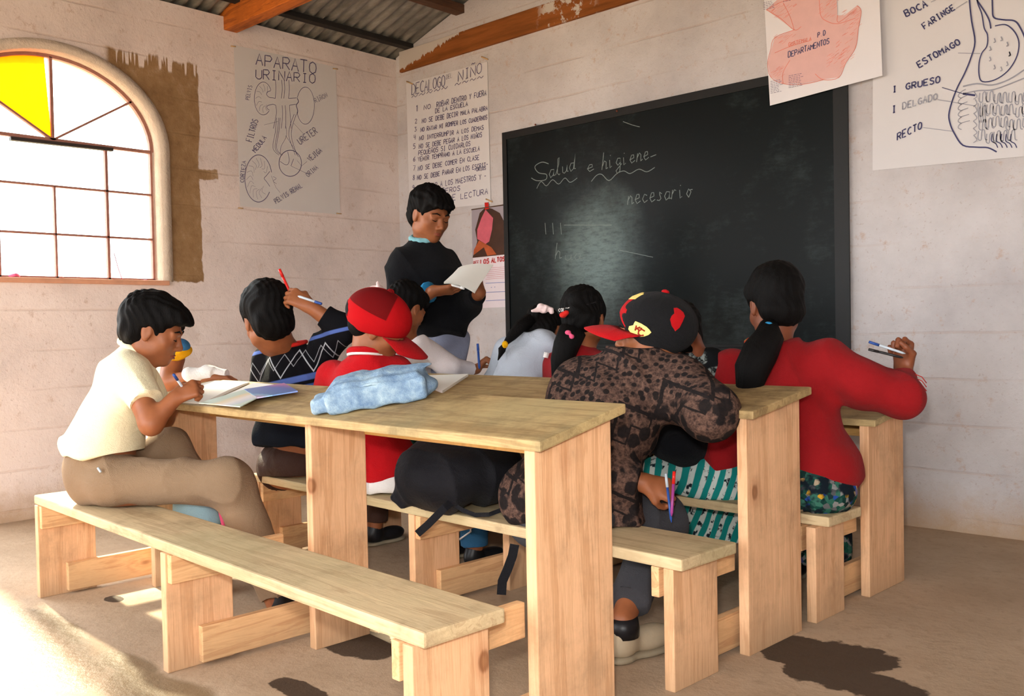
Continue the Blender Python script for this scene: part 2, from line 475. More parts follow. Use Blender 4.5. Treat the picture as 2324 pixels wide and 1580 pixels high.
for a, b in zip(ap[:-1], ap[1:]): bar(mb, a, b, 0.02)
mb.build('window_bars', M['iron'], win)
mb = MB(); bar(mb, (1.77, WZM - 0.02), (2.30, WZM - 0.012), 0.018, 0.016)
mb.build('window_crossbar', M['iron_dark'], win)
def pane(name, pts, mat):
    mb = MB(); mb.add([(XB, y, z) for y, z in pts] + [(XB - 0.004, y, z) for y, z in pts], [tuple(range(len(pts))), tuple(range(len(pts), 2 * len(pts)))[::-1]] + [(k, (k + 1) % len(pts), len(pts) + (k + 1) % len(pts), len(pts) + k) for k in range(len(pts))])
    return mb.build(name, mat, win)
t = NT('yellow_glass'); t.b.inputs['Transmission Weight'].default_value = 0.0
tr = t.n('ShaderNodeBsdfTranslucent'); tr.inputs[0].default_value = (*srgb(255, 176, 0), 1)
t.l(t.mix(t.noise(t.obj(), 9, 2), srgb(255, 196, 20), srgb(250, 160, 0)), tr.inputs[0])
mx = t.n('ShaderNodeMixShader'); mx.inputs[0].default_value = 0.2
t.out((0.9, 0.6, 0.05), 0.1); t.l(tr.outputs[0], mx.inputs[1]); t.l(t.b.outputs[0], mx.inputs[2])
t.l(mx.outputs[0], t.t.nodes['Material Output'].inputs[0])
sect = [(mid - 0.004, WZM + 0.01)] + [(WYC + (WA - 0.02) * math.cos(math.radians(a)), WZM + (WB - 0.02) * math.sin(math.radians(a))) for a in range(92, 143, 5)]
pane('yellow_pane', sect, t.mat)
t = NT('clear_glass')
tb = t.n('ShaderNodeBsdfTransparent'); tb.inputs[0].default_value = (0.93, 0.98, 0.97, 1)
gl = t.n('ShaderNodeBsdfGlossy'); gl.inputs['Roughness'].default_value = 0.05
mx = t.n('ShaderNodeMixShader'); mx.inputs[0].default_value = 0.05
t.l(tb.outputs[0], mx.inputs[1]); t.l(gl.outputs[0], mx.inputs[2]); t.l(mx.outputs[0], t.t.nodes['Material Output'].inputs[0])
M['glass'] = t.mat
arc = lambda a0, a1: [(WYC + (WA - 0.02) * math.cos(math.radians(a0 + (a1 - a0) * k / 10)), WZM + (WB - 0.02) * math.sin(math.radians(a0 + (a1 - a0) * k / 10))) for k in range(11)]
for a0, a1 in ((0, 37), (39, 88), (143, 180)):
    pane('clear_pane', [(mid, WZM + 0.01)] + arc(a0, a1), M['glass'])
for (a, b, c, d) in ((yc2, y1w, zA, WZM), (yc3, yc2, zA, WZM), (y0w, yc3, zA, WZM), (yc2, y1w, zB2, zA), (yc1, yc2, zB2, zA), (yc3, yc1, zB2, zA), (y0w, yc3, zB2, zA),
                     (yc2, y1w, WZS + .02, zB2), (yc1, yc2, WZS + .02, zB2), (yc3, yc1, WZS + .02, zB2), (y0w, yc3, WZS + .02, zB2)):
    pane('clear_pane', [(a, c), (b, c), (b, d), (a, d)], M['glass'])

# ------------------------------------------------------------------ roof
def corrugated():
    nx, per, amp = 2, 0.076, 0.013
    y0, y1 = YB - 0.3, YF + 0.35
    ny = int((y1 - y0) / per * 8)
    xs = [XL - 0.35, XR + 0.4]
    vs = []; fs = []
    for j in range(ny + 1):
        y = y0 + (y1 - y0) * j / ny
        dz = amp * math.sin(2 * math.pi * (y - y0) / per)
        for x in xs: vs.append((x, y, roof_z(x) + 0.012 + dz))
    base = len(vs)
    vs += [(a, b, c + 0.0015) for a, b, c in vs]
    for j in range(ny):
        a = 2 * j; fs += [(a, a + 1, a + 3, a + 2), (base + a + 2, base + a + 3, base + a + 1, base + a)]
    return mesh_from('ceiling', vs, fs, True)
t = NT('corrugated_zinc_sheet')
v = t.obj()
c = t.ramp(t.noise(t.obj(scale=(0.5, 3, 3)), 4, 6, 0.7), [(0.3, srgb(96, 94, 88)), (0.5, srgb(136, 132, 122)), (0.68, srgb(170, 166, 154)), (0.85, srgb(176, 130, 80))])
t.out(c, 0.45, 0.5, 0.55)
o = link('ceiling', corrugated(), t.mat); tag(o, 'corrugated zinc roof sheets', kind='structure')
M['beam'] = wood('orange_beam', 'u', (190, 104, 36), (120, 62, 22), (90, 50, 24), 0.2, 0.15)
M['beam_dark'] = wood('dark_beam', 'v', (96, 64, 44), (52, 38, 28), (60, 50, 42), 0.2, 0.2)
def single(name, kind, mb, mat, label=None): 
    return tag(mb.build(name, mat), label, kind='structure')
mb = MB(); mb.box(XL - 0.1, XR, 2.965, 3.055, 2.765, 2.765 + 0.16, 0.005)
tag(mb.build('roof_beam', M['beam']), 'orange timber beam entering the left wall below the roof', 'beam')
mb = MB()
z0 = roof_z(-4.42)
mb.hexa([(-4.46, YB, z0 - 0.055), (-4.38, YB, z0 - 0.055), (-4.38, YF + 0.1, z0 - 0.055), (-4.46, YF + 0.1, z0 - 0.055), (-4.46, YB, z0 - 0.015), (-4.38, YB, z0 + 0.0), (-4.38, YF + .1, z0 + 0.0), (-4.46, YF + .1, z0 - 0.015)], 0.003)
tag(mb.build('roof_purlin', M['beam_dark']), 'dark timber purlin meeting the front wall at the top edge', 'beam')
mb = MB()
z0 = roof_z(XL + 0.22)
mb.hexa([(XL + 0.13, YB, z0 - 0.045), (XL + 0.19, YB, z0 - 0.045), (XL + 0.19, YF, z0 - 0.045), (XL + 0.13, YF, z0 - 0.045), (XL + 0.13, YB, z0 - 0.026), (XL + 0.19, YB, z0 - 0.012), (XL + 0.19, YF, z0 - 0.012), (XL + 0.13, YF, z0 - 0.026)], 0.003)
tag(mb.build('roof_batten', plain('blackened_batten', srgb(40, 36, 32), 0.8)), 'blackened batten under the roof sheets along the left wall', 'beam')
# wall plate above the posters: brown timber, left end painted over
t = NT('half_painted_timber')
v = t.obj(); x, y, z = t.sep(v)
n1 = t.noise(t.obj(scale=(5, 1, 0.8)), 7, 4, 0.6)
edge = t.math('ADD', t.math('MULTIPLY', t.math('SUBTRACT', x, -5.05), 0.20), t.math('MULTIPLY', n1, 0.10))
br = t.step(t.math('SUBTRACT', t.math('ADD', edge, 2.72), z), 0.015, 0.022)
patch = t.math('MULTIPLY', t.step(t.noise(v, 9, 5, 0.7), 0.52, 0.58), t.math('MULTIPLY', t.step(x, -3.75, -3.65), t.step(x, -3.25, -3.35)))
wood_c = t.ramp(t.noise(t.obj(scale=(0.6, 6, 6)), 4, 5), [(0.3, srgb(116, 66, 26)), (0.7, srgb(156, 92, 42))])
c = t.mix(t.math('MULTIPLY', br, t.math('SUBTRACT', 1.0, patch)), srgb(196, 186, 176), wood_c)
t.bump(n1, 0.3, 0.005); t.out(c, 0.8, 0.2)
mb = MB(); mb.box(XL + 0.06, XR, YF - 0.022, YF + 0.02, 2.742, 2.885, 0.003)
tag(mb.build('trim_1', t.mat), 'brown timber plate along the top of the front wall', kind='structure')

# ------------------------------------------------------------------ school desks with attached benches
M['top'] = wood('worn_pine_top', 'u', (184, 156, 108), (136, 106, 66), (112, 90, 60), 0.15, 0.5, greenish=True)
M['seat'] = wood('worn_pine_seat', 'u', (206, 182, 142), (172, 142, 106), (148, 126, 96), 0.15, 0.4, greenish=True)
KNOTS = [tuple(k) for k in (at_v(705, 1103, 1.475), at_v(745, 1197, 1.475), at_v(992, 1275, 1.93), D(0, 0, 0) + at_x(1300, 1050, -1.31), at_x(1718, 1118, -1.285), at_x(1095, 1500, -1.35), at_v(418, 1150, 1.435), at_x(1985, 1080, -1.22))]
M['panel_knotty'] = wood('knotty_pine_panel', 'z', (226, 178, 136), (194, 142, 98), (160, 128, 96), 0.3, 0.30, low_dirt=True, klist=KNOTS)
M['rail'] = wood('pine_rail', 'v', (230, 184, 134), (192, 136, 90), (158, 128, 96), 0.6, 0.3, low_dirt=True)
M['apron'] = wood('pine_apron', 'u', (222, 170, 100), (176, 122, 64), (150, 120, 80), 0.2, 0.2)

def desk(label, ul, ur, umid, vb, vp, zseat, ztop, bl, bmid, leg_v, vmid):
    """vb=(v0,v1) of bench, vp=(v0,v1) of the desk panels, ztop=(near, far) top heights"""
    root = thing('school_desk', label, 'desk', D((ul + ur) / 2, vp[0], 0), 'rough pine desks with attached benches')
    TH = 0.032
    T = 0.024
    mb = MB()
    s = (ztop[1] - ztop[0]) / (vp[1] - vp[0])
    va, vz = vp[0] - 0.012, vp[1] + 0.022
    za, zz = ztop[0] - s * 0.012, ztop[1] + s * 0.022
    mb.hexa([D(ul - 0.03, va, za - T), D(ur, va, za - T), D(ur, vz, zz - T), D(ul - 0.03, vz, zz - T), D(ul - 0.03, va, za), D(ur, va, za), D(ur, vz, zz), D(ul - 0.03, vz, zz)], 0.005)
    mb.build('desk_top', M['top'], root)
    for uu, (v0, v1) in ((ul, vp), (umid, vmid), (ur - 0.03 - TH, vp)):
        mb = MB()
        h0 = ztop[0] + s * (v0 - vp[0]) - T - .0015; h1 = ztop[0] + s * (v1 - vp[0]) - T - .0015
        mb.hexa([D(uu, v0, 0), D(uu + TH, v0, 0), D(uu + TH, v1, 0), D(uu, v1, 0), D(uu, v0, h0), D(uu + TH, v0, h0), D(uu + TH, v1, h1), D(uu, v1, h1)], 0.003)
        mb.build('side_panel', M['panel_knotty'], root)
    mb = MB(); mb.dbox(ul + TH + .001, umid - .001, vp[1] - 0.03, vp[1], ztop[1] - T - 0.11, ztop[1] - T - 0.006, 0.002)
    mb.dbox(umid + TH + .001, ur - .03 - TH - .001, vp[1] - 0.03, vp[1], ztop[1] - T - 0.11, ztop[1] - T - 0.006, 0.002)
    mb.build('apron', M['apron'], root)
    mb = MB(); mb.dbox(bl, ur, vb[0], vb[1], zseat - 0.032, zseat, 0.006)
    mb.build('bench_seat', M['seat'], root)
    for uu in (bl + 0.02, bmid, ur - 0.03 - TH):
        mb = MB(); mb.dbox(uu, uu + TH, leg_v[0], leg_v[1], 0, zseat - 0.0325, 0.003)
        mb.build('bench_leg', M['panel_knotty'], root)
    for uu in (bl + 0.02 + TH, bmid + TH, ur - 0.03 - 2 * TH - 0.012):
        mb = MB(); mb.dbox(uu + .001, uu + 0.026, leg_v[0] + 0.09, vp[1] - 0.03, 0.012, 0.115, 0.003)
        mb.build('floor_rail', M['rail'], root)
        mb = MB(); mb.dbox(uu + .001, uu + 0.026, leg_v[0] + 0.005, vp[0] + 0.012, zseat - 0.115, zseat - 0.035, 0.003)
        mb.build('seat_rail', M['rail'], root)
    return root
desk1 = desk('nearest pine desk, the one the folded denim jacket lies on', -3.43, -1.378, -2.40, (1.095, 1.31), (1.435, 1.695), 0.368, (0.703, 0.757), -3.63, -2.545, (1.09, 1.29), (1.475, 1.67))
desk2 = desk('middle pine desk, bench holding the black backpack', -3.43, -1.375, -2.41, (1.925, 2.18), (2.285, 2.585), 0.350, (0.700, 0.744), -3.56, -2.50, (1.93, 2.13), (2.285, 2.585))
desk3 = desk('farthest pine desk, nearest to the blackboard wall', -3.12, -1.375, -2.3, (2.705, 2.93), (3.05, 3.33), 0.333, (0.610, 0.65), -3.22, -2.36, (2.675, 2.865), (3.05, 3.33))
# ------------------------------------------------------------------ organic surfaces: smooth-blended shapes meshed as ONE surface
A = lambda *p: np.array(p, float)
def unit(v):
    v = np.array(v, float); return v / (np.linalg.norm(v) + 1e-12)

class Blob:
    def __init__(self):
        self.p = []
    # each primitive: (fn, lo, hi, k, op)
    def cone(self, a, b, ra, rb, k=0.02, op='u', flat=False, squash=None):
        """tapering limb from a to b; flat=True ends it cleanly at b (a cuff or hem); squash=(axis, f) flattens it along an axis"""
        a, b = A(*a), A(*b); d = b - a; L2 = d @ d + 1e-12; L = math.sqrt(L2); u = d / L
        def fn(P):
            Q = P - a
            t = np.clip((Q @ d) / L2, 0, 1 if not flat else 1.6)
            tt = np.minimum(t, 1)
            R = Q - t[..., None] * d
            if squash is not None:
                ax = unit(squash[0]); c = R @ ax
                R = R + (c * (1 / squash[1] - 1))[..., None] * ax
            r = np.sqrt((R * R).sum(-1)) - (ra + (rb - ra) * tt)
            if squash is not None: r = r * min(1.0, squash[1]) if squash[1] < 1 else r
            if flat: r = np.maximum(r, Q @ u - L)
            return r
        m = max(ra, rb) * (max(1.0, squash[1]) if squash else 1.0)
        self.p.append((fn, np.minimum(a, b) - m, np.maximum(a, b) + m, k, op)); return self
    def ell(self, c, r, R=None, k=0.02, op='u'):
        """ellipsoid; R = 3x3 with the local axes as rows"""
        c, r = A(*c), A(*r)
        R = np.eye(3) if R is None else np.array(R, float)
        def fn(P):
            q = (P - c) @ R.T
            k0 = np.sqrt(((q / r) ** 2).sum(-1)); k1 = np.sqrt(((q / (r * r)) ** 2).sum(-1)) + 1e-9
            return k0 * (k0 - 1) / k1
        ext = np.sqrt(((R.T * r) ** 2).sum(1))
        self.p.append((fn, c - ext, c + ext, k, op)); return self
    def box(self, c, h, R=None, rad=0.01, k=0.01, op='u'):
        c, h = A(*c), A(*h)
        R = np.eye(3) if R is None else np.array(R, float)
        def fn(P):
            q = np.abs((P - c) @ R.T) - (h - rad)
            return np.sqrt((np.maximum(q, 0) ** 2).sum(-1)) + np.minimum(q.max(-1), 0) - rad
        ext = np.abs(R.T) @ h
        self.p.append((fn, c - ext, c + ext, k, op)); return self
    def cut(self, c, n, k=0.004, lim=0.3):
        """remove everything on the side n points to, within lim of c"""
        c, n = A(*c), unit(n)
        def fn(P): return -((P - c) @ n)
        self.p.append((fn, c - lim, c + lim, k, 's')); return self
    def mesh(self, name, h, disp=None, relax=1):
        us = [q for q in self.p if q[4] == 'u']
        lo = np.min([q[1] for q in us], 0) - 3 * h; hi = np.max([q[2] for q in us], 0) + 3 * h
        n = np.ceil((hi - lo) / h).astype(int) + 1
        V = np.full(tuple(n), 0.08, np.float32)
        ax = [lo[i] + h * np.arange(n[i]) for i in range(3)]
        for fn, a, b, k, op in self.p:
            m = k + 3 * h if op == 'u' else k + h
            i0 = np.clip(np.floor((a - m - lo) / h).astype(int), 0, n - 1); i1 = np.clip(np.ceil((b + m - lo) / h).astype(int) + 1, 1, n)
            if (i1 <= i0).any(): continue
            g = np.stack(np.meshgrid(ax[0][i0[0]:i1[0]], ax[1][i0[1]:i1[1]], ax[2][i0[2]:i1[2]], indexing='ij'), -1)
            d = fn(g).astype(np.float32)
            s = (slice(i0[0], i1[0]), slice(i0[1], i1[1]), slice(i0[2], i1[2]))
            v = V[s]
            if op == 'u':
                hh = np.maximum(k - np.abs(v - d), 0) / k
                V[s] = np.minimum(v, d) - hh * hh * k * 0.25
            else:
                d = -d
                hh = np.maximum(k - np.abs(v - d), 0) / k
                V[s] = np.maximum(v, d) + hh * hh * k * 0.25
        # surface nets
        S = V < 0
        c = [S[i:n[0] - 1 + i, j:n[1] - 1 + j, l:n[2] - 1 + l] for i in (0, 1) for j in (0, 1) for l in (0, 1)]
        tot = sum(q.astype(np.int8) for q in c)
        act = (tot > 0) & (tot < 8)
        idx = np.full(act.shape, -1, np.int64)
        cells = np.argwhere(act)
        idx[tuple(cells.T)] = np.arange(len(cells))
        acc = np.zeros((len(cells), 3)); cnt = np.zeros(len(cells))
        offs = [A(i, j, l).astype(int) for i in (0, 1) for j in (0, 1) for l in (0, 1)]
        for o1 in offs:
            for axd in range(3):
                if o1[axd]: continue
                o2 = o1.copy(); o2[axd] = 1
                v1 = V[tuple((cells + o1).T)]; v2 = V[tuple((cells + o2).T)]
                m = (v1 < 0) != (v2 < 0)
                t = v1[m] / (v1[m] - v2[m])
                pp = cells[m] + o1 + (o2 - o1) * t[:, None]
                acc[m] += pp; cnt[m] += 1
        vert = lo + h * acc / cnt[:, None]
        faces = []
        for axd in range(3):
            o = np.zeros(3, int); o[axd] = 1
            sl1 = tuple(slice(0, n[i] - o[i]) for i in range(3)); sl2 = tuple(slice(o[i], n[i]) for i in range(3))
            a, b = S[sl1], S[sl2]
            e = np.argwhere(a != b)
            e = e[(e[:, (axd + 1) % 3] > 0) & (e[:, (axd + 2) % 3] > 0)]
            if len(e) == 0: continue
            d1 = np.zeros(3, int); d1[(axd + 1) % 3] = 1; d2 = np.zeros(3, int); d2[(axd + 2) % 3] = 1
            ok = np.ones(len(e), bool)
            for i in range(3): ok &= e[:, i] < act.shape[i]
            e = e[ok]
            q = [idx[tuple((e - x).T)] for x in (0 * d1, d1, d1 + d2, d2)]
            f = np.stack(q, 1)
            flip = a[tuple(e.T)]
            f[~flip] = f[~flip][:, ::-1]
            f = f[(f >= 0).all(1)]
            faces.append(f)
        faces = np.concatenate(faces)
        # light relaxation
        for _ in range(relax):
            sm = np.zeros_like(vert); ct = np.zeros(len(vert))
            for i in range(4):
                a_, b_ = faces[:, i], faces[:, (i + 1) % 4]
                np.add.at(sm, a_, vert[b_]); np.add.at(ct, a_, 1); np.add.at(sm, b_, vert[a_]); np.add.at(ct, b_, 1)
            vert = 0.5 * vert + 0.5 * sm / np.maximum(ct, 1)[:, None]
        if disp is not None:
            fn_ = np.cross(vert[faces[:, 2]] - vert[faces[:, 0]], vert[faces[:, 3]] - vert[faces[:, 1]])
            N = np.zeros_like(vert)
            for i in range(4): np.add.at(N, faces[:, i], fn_)
            N /= np.linalg.norm(N, axis=1)[:, None] + 1e-12
            vert = vert + N * disp(vert)[:, None]
        me = bpy.data.meshes.new(name)
        me.vertices.add(len(vert)); me.vertices.foreach_set('co', vert.astype(np.float32).ravel())
        me.loops.add(len(faces) * 4); me.loops.foreach_set('vertex_index', faces.ravel().astype(np.int32))
        me.polygons.add(len(faces)); me.polygons.foreach_set('loop_start', np.arange(0, len(faces) * 4, 4, dtype=np.int32))
        me.polygons.foreach_set('use_smooth', np.ones(len(faces), bool))
        me.update(calc_edges=True)
        return me
    def build(self, name, h, mat, parent=None, disp=None, relax=1):
        return link(name, self.mesh(name, h, disp, relax), mat, parent)

def folds(amp=0.004, freq=26, dirs=((1, 0.3, 0.6), (0.2, 1, -0.7)), seed=0):
    """soft cloth folds pushed along the surface normal"""
    r = np.random.default_rng(seed); ph = r.uniform(0, 6, 6)
    d = [unit(q) for q in dirs]
    def f(P):
        w = 0.9 * np.sin(P @ A(9, 5, 7) + ph[0]) + 0.7 * np.sin(P @ A(-6, 11, 4) + ph[1])
        s = np.sin(P @ d[0] * freq + 2.2 * w + ph[2]) * (0.5 + 0.5 * np.sin(P @ A(7, -6, 5) + ph[3]))
        s2 = np.sin(P @ d[1] * freq * 1.3 - 2.0 * w + ph[4]) * (0.5 + 0.5 * np.sin(P @ A(-5, 8, 9) + ph[5]))
        m = 0.5 + 0.5 * np.sin(P @ A(8, 7, -6) + ph[4])
        cr1 = (1 - np.abs(np.sin(P @ d[0] * freq * 0.55 + 1.7 * w + ph[1]))) ** 2
        cr2 = (1 - np.abs(np.sin(P @ d[1] * freq * 0.6 - 1.5 * w + ph[0]))) ** 2
        return 1.3 * amp * (s + 0.6 * s2) + 1.9 * amp * (cr1 * m + cr2 * (1 - m)) - amp
    return f
def strands(axis=(0, 0, 1), amp=0.003, freq=260, seed=1):
    """combed hair locks running along axis"""
    ax = unit(axis); r = np.random.default_rng(seed); ph = r.uniform(0, 6, 4)
    b = unit(np.cross(ax, A(0.3, 0.8, 0.1))); c = np.cross(ax, b)
    def f(P):
        w = 1.6 * np.sin(P @ A(31, 23, 17) + ph[0]) + 1.6 * np.sin(P @ A(-19, 29, 37) + ph[1])
        return amp * (np.sin(P @ b * freq + 1.6 * w + ph[2]) + np.sin(P @ c * freq * 0.83 - 1.3 * w + ph[3])) * 0.45 + amp * 0.35 * np.sin(P @ A(50, 40, 45))
    return f

# ------------------------------------------------------------------ anatomy
def frame(fwd, up):
    """rows: right, forward, up"""
    f = unit(fwd); u = np.array(up, float); r = unit(np.cross(f, u)); u = np.cross(r, f)
    return np.array([r, f, u])
def head_parts(B, c, R, s=1.0, neck=None, nr=0.045):
    L = lambda x, y, z: A(*c) + (A(x, y, z) * s) @ R
    E = lambda p, r, k=0.02, op='u': B.ell(L(*p), A(*r) * s, R, k * s, op)
    C = lambda a, b, ra, rb, k=0.01, op='u': B.cone(L(*a), L(*b), ra * s, rb * s, k * s, op)
    E((0, -0.012, 0.030), (0.074, 0.092, 0.080))
    E((0, 0.022, -0.020), (0.060, 0.066, 0.078), 0.03)
    E((0, 0.040, -0.062), (0.042, 0.045, 0.040), 0.03)
    E((0, 0.066, -0.088), (0.020, 0.018, 0.016), 0.02)
    for q in (-1, 1):
        E((q * 0.040, 0.054, -0.022), (0.024, 0.022, 0.024), 0.02)           # cheek
        E((q * 0.050, 0.005, -0.060), (0.016, 0.035, 0.022), 0.025)          # jaw angle
        E((q * 0.031, 0.092, 0.004), (0.020, 0.014, 0.012), 0.014, 's')      # socket
        E((q * 0.031, 0.074, 0.003), (0.017, 0.013, 0.013), 0.006)           # closed / lowered lid over the eyeball
        C((q * 0.014, 0.086, 0.021), (q * 0.048, 0.076, 0.020), 0.007, 0.005, 0.012)   # brow ridge
        E((q * 0.011, 0.094, -0.034), (0.008, 0.009, 0.007), 0.006)
        E((q * 0.0745, -0.004, 0.000), (0.008, 0.019, 0.030), 0.006)         # ear
        E((q * 0.0745, -0.001, -0.024), (0.006, 0.010, 0.012), 0.006)
        E((q * 0.084, 0.000, 0.002), (0.006, 0.010, 0.018), 0.004, 's')
    C((0, 0.082, 0.012), (0, 0.104, -0.027), 0.007, 0.0105, 0.010)           # nose
    C((-0.014, 0.087, -0.054), (0.014, 0.087, -0.054), 0.0055, 0.0055, 0.005)
    C((-0.012, 0.087, -0.065), (0.012, 0.087, -0.065), 0.0065, 0.0065, 0.005)
    C((-0.022, 0.088, -0.0595), (0.022, 0.088, -0.0595), 0.0018, 0.0018, 0.002, 's')
    if neck is not None:
        B.cone(L(0, -0.020, -0.055), neck, nr * s, nr * s * 1.08, 0.03 * s)
def face_details(root, c, R, s, skin_dark, eyes='down'):
    """brows, lash lines and lips as parts"""
    L = lambda x, y, z: A(*c) + (A(x, y, z) * s) @ R
    for q in (-1, 1):
        mb = MB(); mb.tube([L(q * 0.013, 0.0915, 0.024), L(q * 0.030, 0.0885, 0.030), L(q * 0.049, 0.078, 0.024)], [0.0022 * s, 0.0034 * s, 0.0015 * s], 6)
        mb.build('eyebrow', M['hair'], root)
        mb = MB(); mb.tube([L(q * 0.017, 0.0845, -0.001), L(q * 0.030, 0.0885, -0.005), L(q * 0.045, 0.0825, -0.001)], [0.0008 * s, 0.0021 * s, 0.0010 * s], 6)
        mb.build('eyelashes', M['hair'], root)
    mb = MB(); mb.tube([L(-0.021, 0.088, -0.0595), L(-0.008, 0.0935, -0.057), L(0.008, 0.0935, -0.057), L(0.021, 0.088, -0.0595)], [0.0012 * s, 0.0032 * s, 0.0032 * s, 0.0012 * s], 6)
    mb.tube([L(-0.018, 0.0885, -0.062), L(0, 0.0945, -0.0655), L(0.018, 0.0885, -0.062)], [0.0012 * s, 0.0042 * s, 0.0012 * s], 6)
    mb.build('lips', M['lip'], root)

def hand(B, wrist, d, n, side, s=0.85, curl=0.35, thumb=0.5, curls=None, wr=None):
    """palm + 4 unequal fingers + thumb. d: wrist->fingers, n: palm facing direction, side: +1 thumb toward cross(d,n)"""
    d = unit(d); n = unit(np.array(n, float) - d * (np.array(n, float) @ d)); t = np.cross(d, n) * side
    w = A(*wrist)
    pal = 0.082 * s
    kn = []
    for i, (off, ln) in enumerate(((0.030, 0.97), (0.010, 1.0), (-0.010, 0.96), (-0.029, 0.88))):
        k = w + d * pal * ln + t * off * s; kn.append(k)
        B.cone(w + t * off * 0.55 * s, k, 0.0145 * s, 0.0115 * s, 0.012 * s)
    B.cone(w - d * 0.01, w + d * pal * 0.6, 0.020 * s, 0.019 * s, 0.015 * s, squash=(n, 0.8))
    ls = (0.068, 0.076, 0.070, 0.055)
    for i, k in enumerate(kn):
        c = curls[i] if curls is not None else curl * (1 + 0.12 * i)
        ang = c * 0.9; p = k; r = 0.0094 * s
        for j, fr in enumerate((0.46, 0.30, 0.24)):
            dd = d * math.cos(ang) + n * math.sin(ang)
            q = p + dd * ls[i] * fr * s + t * (0.5 - i) * 0.001
            B.cone(p, q, r, r * 0.90, 0.004 * s); p = q; r *= 0.90; ang += c * 1.15
        if i == 0: tip = p
    # thumb leaves the side of the palm near its base
    b0 = w + d * 0.020 * s + t * 0.024 * s
    d1 = unit(d * 0.70 + t * 0.62 + n * 0.30); d2 = unit(d * (0.9 - 0.3 * thumb) + t * (0.35 - 0.5 * thumb) + n * (0.25 + 0.6 * thumb))
    b1 = b0 + d1 * 0.036 * s; b2 = b1 + d2 * 0.030 * s; b3 = b2 + unit(d2 + d * 0.2 - t * 0.3 * thumb) * 0.024 * s
    B.cone(b0, b1, 0.0145 * s, 0.0115 * s, 0.012 * s); B.cone(b1, b2, 0.0108 * s, 0.0098 * s, 0.004 * s); B.cone(b2, b3, 0.0098 * s, 0.0082 * s, 0.004 * s)
    return tip, b3

def skin_mat(name, col):
    t = NT(name); v = t.obj()
    n = t.noise(v, 22, 4, 0.6)
    c = t.ramp(n, [(0.3, tuple(x * 0.82 for x in col)), (0.6, col), (0.8, tuple(min(1, x * 1.12) for x in col))])
    t.bump(t.noise(v, 260, 2), 0.12, 0.001)
    t.b.inputs['Subsurface Weight'].default_value = 0.12
    t.b.inputs['Subsurface Radius'].default_value = (0.02, 0.008, 0.004)
    t.b.inputs['Subsurface Scale'].default_value = 0.5
    return t.out(c, 0.5, 0.35)
M['skin'] = skin_mat('brown_skin', srgb(150, 90, 56))
M['skin_dark'] = skin_mat('deep_brown_skin', srgb(126, 70, 44))
M['lip'] = plain('lip', srgb(140, 66, 52), 0.45)
def hair_mat(name, col=(13, 10, 9)):
    t = NT(name); v = t.obj(scale=(1, 1, 0.25))
    n = t.noise(v, 160, 5, 0.75)
    t.bump(n, 0.9, 0.004)
    return t.out(t.ramp(n, [(0.3, srgb(7, 6, 6)), (0.75, srgb(*col))]), 0.62, 0.10)
M['hair'] = hair_mat('black_hair')

def cloth(name, col, var=0.12, weave=400, rough=0.9, fold=0.35):
    t = NT(name); v = t.obj()
    n = t.noise(v, 9, 4)
    c = t.mix(n, tuple(x * (1 - var) for x in col), tuple(min(1, x * (1 + var)) for x in col))
    t.bump(t.math('ADD', t.noise(v, weave, 2), t.math('MULTIPLY', t.noise(v, 16, 4, 0.55, 0.9), 3.5)), fold, 0.016)
    t.b.inputs['Sheen Weight'].default_value = 0.03
    return t.out(c, rough, 0.15)

def limb(B, a, b, c, ra, rb, rc, k=0.02, flat=False, **kw):
    B.cone(a, b, ra, rb, k, **kw); B.cone(b, c, rb * 0.97, rc, k, flat=flat, **kw)
def mix3(a, b, t): return A(*a) * (1 - t) + A(*b) * t

def torso(B, pelvis, chest, neck, shL, shR, w=1.0, belly=1.0, k=0.05):
    """pelvis, chest centre, neck base, shoulders"""
    pelvis, chest, neck, shL, shR = (A(*q) for q in (pelvis, chest, neck, shL, shR))
    side = unit(shR - shL)
    up1 = unit(chest - pelvis); f1 = unit(np.cross(up1, side)); 
    R1 = np.array([side, f1, np.cross(side, f1)])
    up2 = unit(neck - chest); f2 = unit(np.cross(up2, side)); R2 = np.array([side, f2, np.cross(side, f2)])
    sw = np.linalg.norm(shR - shL)
    B.ell(pelvis, A(0.40 * sw + 0.02, 0.105 * belly, 0.11) * w, R1, k)
    B.ell(mix3(pelvis, chest, 0.5), A(0.36 * sw + 0.01, 0.092 * belly, 0.15) * w, R1, k)
    B.ell(chest, A(0.40 * sw + 0.01, 0.100, 0.15) * w, R2, k)
    B.ell(mix3(chest, neck, 0.62), A(0.42 * sw, 0.075, 0.07) * w, R2, k)
    return R1, R2

def shoe(root, ankle, toe_dir, s, mat, sole_mat, name='shoe', h=0.006):
    f = unit(A(toe_dir[0], toe_dir[1], 0)); r = A(f[1], -f[0], 0); an = A(*ankle)
    g = A(an[0], an[1], 0)
    B = Blob()
    up = A(0, 0, 1)
    R = np.array([r, f, up])
    B.ell(g + f * 0.10 * s + up * 0.045 * s, A(0.040, 0.085, 0.038) * s, R, 0.03)
    B.ell(g - f * 0.012 * s + up * 0.055 * s, A(0.036, 0.045, 0.045) * s, R, 0.03)
    B.cone(g + up * 0.05 * s, g + up * 0.105 * s, 0.038 * s, 0.040 * s, 0.02, flat=True)
    B.cut(g + up * 0.016 * s, -up, 0.003)
    o = B.build(name, h, mat, root)
    B = Blob()
    B.ell(g + f * 0.10 * s + up * 0.010 * s, A(0.043, 0.092, 0.020) * s, R, 0.02)
    B.ell(g - f * 0.010 * s + up * 0.010 * s, A(0.040, 0.050, 0.020) * s, R, 0.02)
    B.cut(g + up * 0.001, -up, 0.002); B.cut(g + up * 0.019 * s, up, 0.002)
    B.build('sole', 0.005, sole_mat, o)
    return o
